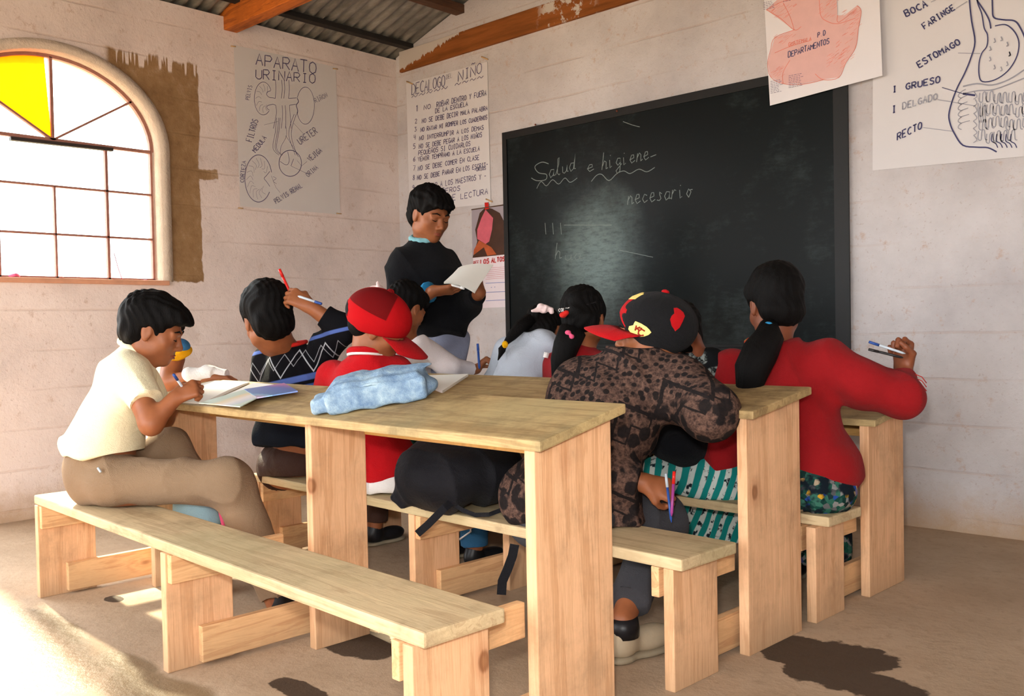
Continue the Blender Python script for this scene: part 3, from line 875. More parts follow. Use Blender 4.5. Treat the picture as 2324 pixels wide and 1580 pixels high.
# ------------------------------------------------------------------ marker and chalk lettering (stroke letters laid on their sheet)
GL = {
'A': '0,0 2,6 4,0|0.9,2.4 3.1,2.4', 'B': '0,0 0,6 3,6 3.6,4.6 3,3.2 0,3.2|3,3.2 4,1.6 3,0 0,0', 'C': '4,5.2 2.6,6 0.8,5 0,3 0.8,1 2.6,0 4,0.8',
'D': '0,0 0,6 2.4,6 4,4.2 4,1.8 2.4,0 0,0', 'E': '4,6 0,6 0,0 4,0|0,3 3,3', 'F': '4,6 0,6 0,0|0,3 3,3', 'G': '4,5 2.6,6 0.8,5.2 0,3 0.8,0.8 2.6,0 4,1 4,2.8 2.4,2.8',
'H': '0,0 0,6|4,0 4,6|0,3 4,3', 'I': '1,0 3,0|2,0 2,6|1,6 3,6', 'J': '4,6 4,1 2,0 0,1', 'L': '0,6 0,0 3.6,0', 'M': '0,0 0,6 2,3 4,6 4,0', 'N': '0,0 0,6 4,0 4,6',
'Ñ': '0,0 0,5.4 4,0 4,5.4|0.6,6.6 1.6,7.1 2.6,6.5 3.6,7', 'O': '2,0 0.4,1 0,3 0.4,5 2,6 3.6,5 4,3 3.6,1 2,0', 'P': '0,0 0,6 3,6 4,4.6 3,3 0,3', 'Q': '2,0 0.4,1 0,3 0.4,5 2,6 3.6,5 4,3 3.6,1 2,0|2.4,1.6 4,-0.4',
'R': '0,0 0,6 3,6 4,4.6 3,3 0,3|1.6,3 4,0', 'S': '4,5.2 2.4,6 0.6,5.4 0.4,4 2,3.2 3.8,2.4 3.8,0.9 2,0 0,0.8', 'T': '0,6 4,6|2,6 2,0', 'U': '0,6 0,1.2 1.4,0 2.8,0 4,1.2 4,6',
'V': '0,6 2,0 4,6', 'Y': '0,6 2,3 4,6|2,3 2,0', 'Z': '0,6 4,6 0,0 4,0', 'K': '0,0 0,6|4,6 0,2.6 4,0', '-': '0.4,3 3.6,3', '.': '1.8,0 2.2,0.3',
'1': '1,4.8 2,6 2,0', '2': '0,5 2,6 4,4.6 0,0 4,0', '3': '0,6 3.6,6 1.6,3.6 4,2 2.4,0 0,0.6', '4': '0.6,6 0.2,3 4,3|3,6 3,0', '5': '4,6 0.4,6 0.2,3.4 3,3.6 4,1.8 2.4,0 0,0.4', '6': '3.6,6 1,4 0,1.8 1.6,0 3.6,0.6 3.6,2.6 1.6,3.2 0.2,2',
'7': '0,6 4,6 1.4,0', '8': '2,3.2 0.4,4.6 2,6 3.6,4.6 2,3.2 0,1.4 2,0 4,1.4 2,3.2', '9': '3.8,4.4 2,3 0.2,4.4 2,6 3.8,4.8 3.4,2 1.6,0', '0': '2,0 0.4,1 0,3 0.4,5 2,6 3.6,5 4,3 3.6,1 2,0',
's': '0,0.4 1.6,0.1 2.6,0.9 1.8,2.2 1.6,3.4 3,2.6', 'a': '3.4,3 1.4,3.2 0.2,1.6 1.2,0 3,0.8 3.4,3 3.2,0.4 4.4,0.6', 'l': '0,0.4 2,4 2.2,6.4 1.3,6 1.2,0.8 2.4,0 3,0.4', 'u': '0,3 0.2,0.6 1.4,0 2.8,0.8 3.2,3 3.2,0.4 4.2,0.4',
'd': '3.2,3 1.2,3.2 0.2,1.6 1.2,0 3,0.8 4,6.4 3.4,0.6 4.6,0.6', 'e': '0,1.4 2.8,2 2.6,3.2 1.2,3.2 0.2,1.4 1.4,0 3.6,0.8', 'h': '0,0 1,6.4|0.4,1.4 1.6,3.2 2.8,2.6 2.8,0 4,0.4', 'i': '0.4,3 0.8,0 2,0.6|0.8,4.4 1,4.7',
'g': '3,3 1.2,3.2 0.2,1.6 1.4,0.4 3,1.4 3.2,3 2.8,-2 1.2,-2.8 0.2,-1.6 4,0.8', 'n': '0,0 0.6,3.1|0.4,1.6 1.8,3.2 2.8,2.4 2.8,0 4,0.6', 'c': '3,2.6 1.4,3.2 0.2,1.4 1.4,0 3.4,0.8', 'r': '0,0 0.6,3.2|0.5,1.8 1.8,3.2 2.8,2.8', 'o': '1.6,0 0.2,1.4 1.4,3.2 3,2 1.6,0|2.4,2.8 4,2.8',
'\u00e7': '0,0.8 3.8,1.2', 'm': '0,0 0.4,3|0.4,2 1.4,3.2 2,2.4 2,0|2,2 3.2,3.2 3.8,2.4 4,0'}
jr = random.Random(5)
def text(mb, s, p0, p1, h, w, mp, nrm, up=None, wf=0.70, jit=0.25):
    """letters of s from pixel p0 to p1 (baseline), h pixels tall, on the surface mp(px, py)"""
    p0, p1 = A(*p0), A(*p1); n = len(s); st = (p1 - p0) / n
    if up == 'perp':
        d = unit(p1 - p0); up = A(d[1], -d[0])
    up = A(0.02, -1.0) if up is None else A(*up)
    for i, ch in enumerate(s):
        if ch == ' ' or ch not in GL: continue
        ox, oy, sc = jr.uniform(-jit, jit), jr.uniform(-jit, jit) * 1.3, jr.uniform(0.92, 1.06)
        for stroke in GL[ch].split('|'):
            pts = [tuple(map(float, q.split(','))) for q in stroke.split()]
            if len(pts) > 3:
                d2 = []
                for a, b in zip(pts[:-1], pts[1:]): d2 += [a, ((a[0] + b[0]) / 2, (a[1] + b[1]) / 2)]
                pts = d2 + [pts[-1]]
            P = [p0 + st * (i + 0.12 + wf * (x + ox * 0.4) / 4) + up * h * (y + oy * 0.5) / 6 * sc for x, y in pts]
            mb.ribbon([mp(*q) for q in P], w, nrm)
def texto(parent, mat, *a, name='lettering', **k):
    mb = MB(); text(mb, *a, **k); return mb.build(name, M[mat], parent)
def stroke(mb, pts, w, mp, nrm, smooth=True):
    pts = [A(*p) for p in pts]
    if smooth and len(pts) > 2:
        out = []
        for i in range(len(pts) - 1):
            a, b, c, d = pts[max(i - 1, 0)], pts[i], pts[i + 1], pts[min(i + 2, len(pts) - 1)]
            for t in (0, 0.25, 0.5, 0.75):
                out.append(0.5 * ((2 * b) + (-a + c) * t + (2 * a - 5 * b + 4 * c - d) * t * t + (-a + 3 * b - 3 * c + d) * t ** 3))
        pts = out + [pts[-1]]
    mb.ribbon([mp(*p) for p in pts], w, nrm)
# ------------------------------------------------------------------ cloth patterns
def lateral(t, direction):
    v = t.obj()
    d = t.n('ShaderNodeVectorMath', operation='DOT_PRODUCT'); t.l(v, d.inputs[0]); d.inputs[1].default_value = tuple(float(c) for c in direction)
    return d.outputs['Value']
def zig(t, h, v, T, amp, P, w):
    tri = t.math('MULTIPLY', t.math('ABSOLUTE', t.math('SUBTRACT', t.math('FRACT', t.math('DIVIDE', h, T)), 0.5)), 2 * amp)
    f = t.math('ABSOLUTE', t.math('SUBTRACT', t.math('FRACT', t.math('DIVIDE', t.math('SUBTRACT', v, tri), P)), 0.5))
    return t.step(f, w, w * 0.7)
def nordic():
    t = NT('patterned_knit')
    up = cu * 0.90 - cr * 0.42; la = cr * 0.90 + cu * 0.42
    v = lateral(t, up); h = lateral(t, la)
    wob = t.math('MULTIPLY', t.math('SUBTRACT', t.noise(t.obj(), 30, 3), 0.5), 0.014)
    v = t.math('ADD', v, wob)
    z1 = zig(t, h, v, 0.15, 0.085, 0.20, 0.048)
    z2 = zig(t, h, t.math('ADD', v, 0.03), 0.075, 0.042, 0.20, 0.026)
    vo = t.n('ShaderNodeTexVoronoi'); vo.inputs['Scale'].default_value = 42; vo.inputs['Randomness'].default_value = 0.6
    t.l(t.obj(), vo.inputs['Vector'])
    dots = t.step(vo.outputs['Distance'], 0.46, 0.34)
    vo2 = t.n('ShaderNodeTexVoronoi'); vo2.inputs['Scale'].default_value = 20; vo2.inputs['Randomness'].default_value = 0.7; t.l(t.obj(), vo2.inputs['Vector'])
    big = t.step(t.math('ADD', vo2.outputs['Distance'], t.math('MULTIPLY', t.noise(t.obj(), 60, 3), 0.35)), 0.70, 0.58)
    band = t.step(t.math('SINE', t.math('MULTIPLY', v, 12.0)), -0.1, 0.15)
    dark = t.math('MAXIMUM', t.math('MAXIMUM', z1, z2), t.math('MAXIMUM', t.math('MULTIPLY', dots, band), t.math('MULTIPLY', big, t.math('SUBTRACT', 1.0, band))))
    n = t.noise(t.obj(), 90, 3, 0.7)
    base = t.ramp(n, [(0.35, srgb(50, 38, 35)), (0.7, srgb(108, 82, 70))])
    c = t.mix(t.math('MULTIPLY', dark, 0.93), base, srgb(24, 22, 23))
    t.bump(n, 0.5, 0.004)
    return t.out(c, 0.95, 0.1)
def blue_black():
    t = NT('zigzag_knit')
    v = lateral(t, cu * 0.97 - cr * 0.22); h = lateral(t, cr)
    # bands by height: black with white zigzag, blue stripes, blue lower part
    v0 = V_SWEATER
    dv = t.math('SUBTRACT', v, v0)
    wz = zig(t, h, t.math('ADD', dv, 0.235), 0.125, 0.095, 0.36, 0.0135)
    wz2 = zig(t, t.math('ADD', h, 0.05), t.math('ADD', dv, 0.20), 0.08, 0.055, 0.36, 0.008)
    c = t.mix(t.math('MULTIPLY', t.math('MAXIMUM', wz, t.math('MULTIPLY', wz2, 0.7)), 0.9), srgb(16, 16, 20), srgb(176, 178, 184))
    blue = t.math('MAXIMUM', t.math('MULTIPLY', t.step(dv, -0.088, -0.082), t.step(dv, -0.058, -0.064)), t.math('MULTIPLY', t.step(dv, 0.062, 0.066), t.step(dv, 0.080, 0.076)))
    low = t.math('MULTIPLY', t.step(dv, -0.098, -0.104), t.step(dv, -0.185, -0.18))
    c = t.mix(blue, c, srgb(82, 104, 168)); c = t.mix(low, c, srgb(56, 82, 140))
    bl = t.step(dv, -0.182, -0.188); c = t.mix(bl, c, srgb(22, 26, 34))
    n = t.noise(t.obj(), 120, 3, 0.7); t.bump(n, 0.5, 0.004)
    return t.out(c, 0.95, 0.1)
V_SWEATER = float(at_d(665, 822, 3.78) @ (cu * 0.97 - cr * 0.22))
def ikat(name, direction, base, white, dark):
    t = NT(name)
    h = lateral(t, direction)
    w = t.math('MULTIPLY', t.math('SUBTRACT', t.noise(t.obj(), 6, 3), 0.5), 0.022)
    f = t.math('FRACT', t.math('DIVIDE', t.math('ADD', h, w), 0.036))
    s = t.step(t.math('ABSOLUTE', t.math('SUBTRACT', f, 0.5)), 0.26, 0.20)
    n = t.noise(t.obj(scale=(1, 1, 1)), 36, 3, 0.6)
    br = t.step(n, 0.40, 0.48)
    c = t.mix(s, srgb(*base), srgb(*white))
    c = t.mix(t.math('MULTIPLY', s, t.math('SUBTRACT', 1.0, br)), c, srgb(*dark))
    t.bump(t.noise(t.obj(), 240, 2), 0.4, 0.003)
    return t.out(c, 0.9, 0.15)
def floral(name, base, spot, scale=22):
    t = NT(name)
    vo = t.n('ShaderNodeTexVoronoi'); vo.inputs['Scale'].default_value = scale; t.l(t.mixv if False else t.obj(), vo.inputs['Vector'])
    n = t.noise(t.obj(), 40, 4, 0.7, 1.0)
    m = t.math('MULTIPLY', t.step(vo.outputs['Distance'], 0.50, 0.38), t.step(n, 0.40, 0.55))
    c = t.mix(m, srgb(*base), srgb(*spot))
    return t.out(c, 0.9, 0.15)
def huipil():
    t = NT('multicolour_weave')
    n = t.n('ShaderNodeTexVoronoi'); n.inputs['Scale'].default_value = 62; t.l(t.obj(), n.inputs['Vector'])
    s = t.n('ShaderNodeSeparateColor'); t.l(n.outputs['Color'], s.inputs[0])
    c = t.ramp(s.outputs[0], [(0.0, srgb(20, 30, 34)), (0.3, srgb(24, 74, 62)), (0.5, srgb(58, 108, 92)), (0.66, srgb(20, 28, 40)), (0.86, srgb(140, 140, 138)), (0.92, srgb(196, 150, 30)), (0.96, srgb(36, 70, 140))])
    c = t.mix(t.step(t.noise(t.obj(), 18, 3), 0.45, 0.6), c, srgb(18, 26, 34))
    return t.out(c, 0.9, 0.1)
M['nordic'] = nordic(); M['zig'] = blue_black()
M['teal'] = ikat('teal_ikat', cr * 0.93 - cu * 0.30, (20, 124, 118), (190, 198, 192), (18, 32, 40))
M['floral'] = floral('black_floral', (14, 16, 18), (128, 134, 130))
M['huipil'] = huipil()
M['cream'] = cloth('cream_cotton', srgb(242, 232, 196), 0.04)
M['khaki'] = cloth('brown_twill', srgb(136, 112, 88), 0.08)
M['red_jacket'] = cloth('red_jacket_cloth', srgb(182, 16, 24), 0.06)
M['red_knit'] = cloth('dark_red_knit', srgb(140, 20, 24), 0.08)
M['white_knit'] = cloth('white_knit', srgb(222, 214, 216), 0.05)
M['grey_fleece'] = cloth('pale_grey_fleece', srgb(184, 192, 204), 0.06)
M['navy'] = cloth('black_fleece', srgb(15, 16, 20), 0.15)
M['jeans'] = cloth('washed_jeans', srgb(138, 144, 168), 0.15)
M['denim_dark'] = cloth('blue_tracksuit', srgb(46, 92, 128), 0.12)
M['charcoal'] = cloth('charcoal_trousers', srgb(62, 62, 66), 0.15)
M['brown_shiny'] = cloth('dark_brown_cloth', srgb(66, 44, 36), 0.2, rough=0.5)
M['sky_cloth'] = cloth('pale_blue_cotton', srgb(152, 190, 208), 0.05)
M['pink'] = cloth('pink_trim', srgb(226, 90, 130), 0.05)
M['yellow_cloth'] = cloth('yellow_cloth', srgb(236, 176, 10), 0.08)
M['blue_cloth'] = cloth('blue_cloth', srgb(60, 120, 170), 0.1)
M['white_cloth'] = cloth('white_cotton', srgb(232, 228, 224), 0.04)
M['collar_blue'] = cloth('pale_blue_collar', srgb(126, 180, 190), 0.08)
M['cuff_blue'] = cloth('blue_cuff', srgb(40, 130, 180), 0.1)
M['red_trim'] = cloth('red_trim', srgb(204, 40, 32), 0.08)
M['black_shoe'] = plain('black_shoe', srgb(24, 24, 27), 0.4, 0.2)
M['grey_suede'] = plain('beige_suede', srgb(176, 160, 134), 0.85, 0.12)
M['sole'] = plain('rubber_sole', srgb(150, 138, 116), 0.8)
M['cap_red'] = cloth('red_cap_cloth', srgb(176, 16, 22), 0.05)
M['cap_mesh'] = cloth('red_mesh', srgb(132, 18, 20), 0.1, weave=900)
M['cap_black'] = cloth('black_cap_cloth', srgb(22, 22, 24), 0.1)
M['logo_yellow'] = plain('embroidery_yellow', srgb(244, 216, 128), 0.8)
M['logo_red'] = plain('embroidery_red', srgb(150, 40, 20), 0.8)
M['pen_blue'] = plain('blue_pen', srgb(44, 78, 150), 0.3, bump=0)
M['pen_clear'] = plain('clear_pen_barrel', srgb(186, 196, 206), 0.25, bump=0)
M['pen_red'] = plain('red_pen', srgb(206, 36, 30), 0.3, bump=0)
M['pen_black'] = plain('black_pen', srgb(36, 34, 34), 0.3, bump=0)
M['pen_purple'] = plain('purple_pen', srgb(150, 60, 130), 0.3, bump=0)
M['paper'] = plain('paper', srgb(240, 238, 230), 0.8, 0.02, bump=0.05)

Jd = at_d
def hair_cap(name, root, c, R, s=1.0, mat='hair', nape=-0.070, fringe=0.0, seed=1, vol=1.0, h=0.005, amp=0.0035, back=0.0, capped=False):
    L = lambda x, y, z: A(*c) + (A(x, y, z) * s) @ R
    B = Blob()
    B.ell(L(0, -0.020 - back, 0.046), A(0.085, 0.104, 0.090) * s * vol, R)
    B.ell(L(0, -0.052 - back, nape + 0.050), A(0.070, 0.058, 0.058) * s * vol, R, 0.03)
    B.ell(L(0, 0.050, 0.078), A(0.064, 0.048, 0.036) * s * vol, R, 0.03)
    if fringe: B.ell(L(0.0, 0.080, 0.066), A(0.058, 0.024 + fringe, 0.020) * s, R, 0.02)
    B.ell(L(0, 0.098, -0.030), A(0.100, 0.078, 0.086) * s, R, 0.012, 's')
    if capped: B.cut(L(0, 0, 0.015), R[2], 0.006, 0.4)
    for q in (-1, 1):
        B.ell(L(q * 0.085, 0.004, -0.022), A(0.030, 0.034, 0.040) * s, R, 0.008, 's')
    return B.build(name, h, M[mat], root, strands(axis=R[1] * 0.5 - R[2] * 0.85, amp=amp * s, seed=seed), relax=0)

def cap_hat(root, c, R, s, crown, brim, band=None, name='baseball_cap', mesh_mat=None, brimlen=0.085, brim_side=0, button=None, cutz=0.022, brimz=None, tilt=0.05):
    brimz = cutz if brimz is None else brimz
    """baseball cap: crown shell, curved brim, button"""
    L = lambda x, y, z: A(*c) + (A(x, y, z) * s) @ R
    B = Blob()
    B.ell(L(0, -0.012, 0.034), A(0.089, 0.108, 0.086) * s, R)
    B.cut(L(0, 0, cutz), -(R[2] - R[1] * tilt), 0.004)
    o = B.build(name, 0.005, crown, root, None)
    mb = MB(); n = 17; top = []; bot = []
    vs = []; fs = []
    for i in range(n):
        a = math.radians(22 + (180 - 44) * i / (n - 1)); ca, sa = math.cos(a), math.sin(a)
        for j in range(5):
            q = j / 4
            x = ca * (0.088 + 0.006 * q) ; y = -0.012 + sa * 0.106 + brimlen * q * max(0.0, sa) ** 0.35
            z = 0.008 + brimz - 0.022 * q * q * sa - 0.020 * abs(ca) ** 2 * (0.4 + q)
            vs.append(L(x, y, z))
    N = len(vs); up = R[2] * 0.003 * s
    vs = vs + [v - up for v in vs]
    for i in range(n - 1):
        for j in range(4):
            a = i * 5 + j; fs += [(a, a + 5, a + 6, a + 1), (N + a + 1, N + a + 6, N + a + 5, N + a)]
    for i in range(n - 1):
        a = i * 5 + 4; fs += [(a, a + 5, N + a + 5, N + a)]; a = i * 5; fs += [(N + a, N + a + 5, a + 5, a)]
    for j in range(4):
        a = j; fs += [(a, a + 1, N + a + 1, N + a)]; a = (n - 1) * 5 + j; fs += [(N + a, N + a + 1, a + 1, a)]
    mb.add(vs, fs, True); mb.build('brim', brim, o)
    B = Blob(); B.ell(L(0, -0.012, 0.121), A(0.011, 0.011, 0.007) * s, R); B.build('button', 0.002, button or crown, o)
    return o, L
def cap_surface(L, az, z, off, rr=(0.089, 0.108, 0.086), cz=0.034):
    k = math.sqrt(max(0, 1 - ((z - cz) / rr[2]) ** 2)); a = math.radians(az)
    return L(math.sin(a) * (rr[0] * k + off), -0.012 + math.cos(a) * (rr[1] * k + off), z)
def cap_uv(c, R, s, px, py, rr=(0.089, 0.108, 0.086)):
    """where the sight line through a pixel meets the crown: azimuth and height"""
    q = ((CAM - A(*c)) @ R.T) / s - A(0, -0.012, 0.034); d = (ray(px, py) @ R.T) / s
    r = A(*rr); q, d = q / r, d / r
    a, b, cc = d @ d, q @ d, q @ q - 1
    t = (-b - math.sqrt(max(0, b * b - a * cc))) / a
    p = (q + d * t) * r
    k = math.sqrt(max(1e-6, 1 - (p[2] / r[2]) ** 2))
    return math.degrees(math.atan2(p[0] / (r[0]), p[1] / (r[1]))), p[2] + 0.034
def patch(o, L, pts, mat, name, off=0.0012):
    """embroidered patch following the crown, outline given as (azimuth, height)"""
    n = len(pts); ca = sum(p[0] for p in pts) / n; cz = sum(p[1] for p in pts) / n; vs = []; fs = []
    G = 7
    for g in range(G):
        q = 1 - g / G
        vs += [cap_surface(L, ca + (a - ca) * q, cz + (z - cz) * q, off + 0.0006) for a, z in pts]
    vs.append(cap_surface(L, ca, cz, off + 0.0006)); base = len(vs)
    for g in range(G - 1):
        fs += [(g * n + i, g * n + (i + 1) % n, (g + 1) * n + (i + 1) % n, (g + 1) * n + i) for i in range(n)]
    fs += [((G - 1) * n + i, (G - 1) * n + (i + 1) % n, base - 1) for i in range(n)]
    vs += [cap_surface(L, a, z, -0.002) for a, z in pts]
    fs += [(i, base + i, base + (i + 1) % n, (i + 1) % n) for i in range(n)]
    mb = MB(); mb.add(vs, fs, False)
    return mb.build(name, mat, o)
def pen(label, a, b, mat, cap=None, r=0.0038, parent=None, name='pen', group=None):
    a, b = A(*a), A(*b)
    root = thing(name, label, 'pen', a, group)
    mb = MB(); mb.tube([a, a + (b - a) * 0.08, a + (b - a) * 0.72], [r * 0.35, r, r], 8); mb.build('barrel', mat, root)
    mb = MB(); mb.tube([a + (b - a) * 0.722, b], [r * 1.15, r * 1.05], 8); mb.build('pen_cap', cap or mat, root)
    return root

HB, HC = 0.0050, 0.0075   # voxel size for bodies and for clothes

# ------------------------------------------------------------------ 1  boy in the cream shirt
def boy_cream():
    pel = Jd(243, 1080, 3.20)
    root = thing('person', 'boy in cream short-sleeved shirt and brown trousers, writing at the end of the nearest bench', 'person', A(pel[0], pel[1], 0))
    hd = Jd(348, 752, 3.20); s = 1.0
    f = cr * 0.94 + cf * 0.14 - cu * 0.34; R = frame(f, cu * 0.94 + cr * 0.34)
    nb = Jd(318, 812, 3.21)
    shR, shL = Jd(296, 848, 3.07), Jd(312, 842, 3.36)
    elR, wrR = Jd(343, 962, 3.02), Jd(399, 902, 3.06)
    elL, wrL = Jd(372, 950, 3.42), Jd(410, 893, 3.33)
    ch = Jd(268, 925, 3.20)
    B = Blob(); head_parts(B, hd, R, s, nb, 0.047)
    torso(B, pel, ch, nb, shL, shR, 0.86)
    limb(B, shR, elR, wrR, 0.040, 0.037, 0.024); limb(B, shL, elL, wrL, 0.038, 0.034, 0.023)
    hand(B, wrR, cr * 0.75 + cu * 0.40 + cf * 0.25, cf * 0.8 - cu * 0.5, 1, 0.86, 0.95, 0.9)
    hand(B, wrL, cr * 0.8 - cu * 0.05 + cf * 0.3, -cu, 1, 0.80, 0.25)
    kR, aR = Jd(522, 1096, 3.06), Jd(632, 1378, 3.06)
    kL, aL = Jd(386, 1012, 3.36), Jd(600, 1290, 3.46)
    limb(B, Jd(262, 1110, 3.10), kR, aR, 0.06, 0.05, 0.035); limb(B, Jd(262, 1100, 3.30), kL, aL, 0.06, 0.05, 0.035)
    B.build('body', HB, M['skin'], root)
    face_details(root, hd, R, s, None)
    hair_cap('hair', root, hd, R, s, fringe=0.012, seed=3, vol=1.05)
    # shirt
    B = Blob()
    torso(B, Jd(240, 1040, 3.20), Jd(262, 925, 3.20), Jd(312, 815, 3.21), shL, shR, 1.06, 1.12)
    B.cone(Jd(285, 850, 3.20), Jd(312, 803, 3.20), 0.10, 0.058, 0.04, flat=True)
    B.cone(Jd(292, 852, 3.10), Jd(334, 915, 3.04), 0.076, 0.060, 0.04, flat=True)
    B.cone(Jd(318, 862, 3.34), Jd(352, 912, 3.40), 0.062, 0.055, 0.04, flat=True)
    B.ell(Jd(225, 1000, 3.20), (0.13, 0.13, 0.06), None, 0.05)
    B.cut(Jd(240, 1030, 3.20), -cu + cr * 0.06, 0.008, 0.5)
    B.build('shirt', 0.006, M['cream'], root, folds(0.0045, 30, seed=3))
    B = Blob()
    c0 = Jd(314, 800, 3.21)
    for k in range(15):
        a0, a1 = 2 * math.pi * k / 15, 2 * math.pi * (k + 1) / 15
        q = lambda a: c0 + (cr * math.cos(a) * 0.056 + cf * math.sin(a) * 0.062 + cu * (0.012 - 0.030 * math.cos(a)))
        B.cone(q(a0), q(a1), 0.011, 0.011, 0.008)
    B.build('collar', 0.004, M['cream'], root)
    # trousers
    B = Blob()
    B.ell(Jd(238, 1088, 3.20), A(0.135, 0.125, 0.10), None, 0.05)
    B.ell(Jd(225, 1050, 3.20), A(0.12, 0.11, 0.085), None, 0.05)
    limb(B, Jd(255, 1095, 3.11), kR, Jd(632, 1350, 3.06), 0.088, 0.073, 0.060, 0.05, flat=True)
    limb(B, Jd(262, 1090, 3.30), kL, Jd(595, 1275, 3.46), 0.085, 0.066, 0.052, 0.05, flat=True)
    B.cut(D(-3.3, 1.2, 0.370), (0, 0, -1), 0.004, 0.20)
    B.build('trousers', 0.0065, M['khaki'], root, folds(0.004, 24, seed=8))
    mb = MB(); mb.tube([Jd(222, 1062, 3.03), Jd(229, 1072, 3.025)], 0.004, 6); mb.build('zip_pull', M['pen_clear'], root)
    shoe(root, Jd(640, 1400, 3.06), cr + cf * 0.2, 0.85, M['black_shoe'], M['sole'])
    shoe(root, Jd(602, 1340, 3.46), cr + cf * 0.2, 0.85, M['black_shoe'], M['sole'])
    pen('blue-capped pen in the hand of the boy in the cream shirt', Jd(424, 893, 3.10), Jd(394, 850, 3.02), M['pen_clear'], M['pen_blue'], 0.0045)
boy_cream()

# ------------------------------------------------------------------ 2  child behind the cream-shirted boy
def child_behind():
    root = thing('person', 'child half hidden behind the cream-shirted boy, yellow and blue sleeve, pale blue skirt', 'person', Jd(400, 1100, 3.87) * A(1, 1, 0))
    hd = Jd(352, 745, 3.85); R = frame(cr * 0.5 + cf * 0.2 - cu * 0.5, cu); s = 0.88
    nb = Jd(362, 805, 3.88); shR, shL = Jd(388, 822, 3.80), Jd(345, 835, 3.98)
    B = Blob(); head_parts(B, hd, R, s, nb, 0.04)
    torso(B, Jd(375, 1010, 3.9), Jd(365, 900, 3.9), nb, shL, shR, 0.75)
    limb(B, shR, Jd(384, 868, 3.72), Jd(440, 853, 3.68), 0.036, 0.034, 0.024)
    B.cone(Jd(384, 862, 3.74), Jd(398, 815, 3.78), 0.036, 0.038, 0.02)
    B.cone(Jd(440, 853, 3.68), Jd(488, 858, 3.66), 0.025, 0.022, 0.01)
    hand(B, Jd(484, 858, 3.66), cr + cf * 0.1, -cu, 1, 0.78, 0.5)
    limb(B, Jd(385, 1040, 3.82), Jd(440, 1140, 3.30), Jd(415, 1330, 3.30), 0.05, 0.04, 0.028)
    B.build('body', HB, M['skin'], root)
    hair_cap('hair', root, hd, R, s, seed=5)
    B = Blob(); torso(B, Jd(375, 1010, 3.9), Jd(362, 905, 3.9), nb, shL, shR, 0.85); B.build('blouse', 0.008, M['white_cloth'], root, folds(0.004))
    B = Blob(); B.ell(Jd(404, 795, 3.74), (0.056, 0.052, 0.038), None, 0.02); B.ell(Jd(384, 812, 3.77), (0.045, 0.045, 0.03), None, 0.02)
    B.build('yellow_sleeve', 0.005, M['yellow_cloth'], root, folds(0.003, 60))
    B = Blob(); B.ell(Jd(412, 785, 3.715), (0.034, 0.036, 0.026), None, 0.02); B.build('blue_bow', 0.005, M['blue_cloth'], root, folds(0.002, 60))
    B = Blob(); B.cone(Jd(436, 852, 3.675), Jd(486, 850, 3.665), 0.040, 0.034, 0.02, flat=True, squash=(cu, 0.85)); B.cone(Jd(470, 843, 3.67), Jd(516, 848, 3.66), 0.026, 0.020, 0.015, flat=True)
    B.build('white_cuff', 0.005, M['white_cloth'], root, folds(0.003, 50))
    B = Blob()
    B.ell(Jd(385, 1060, 3.78), (0.10, 0.10, 0.09), None, 0.05)
    B.cone(Jd(385, 1070, 3.74), Jd(446, 1135, 3.27), 0.075, 0.060, 0.05)
    B.cone(Jd(452, 1150, 3.26), Jd(424, 1296, 3.27), 0.080, 0.088, 0.05, flat=True)
    B.build('skirt', 0.0075, M['sky_cloth'], root, folds(0.003, 30))
    mb = MB(); mb.tube([Jd(497, 1146, 3.20), Jd(502, 1170, 3.19), Jd(508, 1195, 3.19), Jd(506, 1230, 3.20)], 0.007, 8); mb.build('pink_edge', M['pink'], root)
    shoe(root, Jd(410, 1330, 3.30), cr, 0.72, M['black_shoe'], M['sole'])
child_behind()

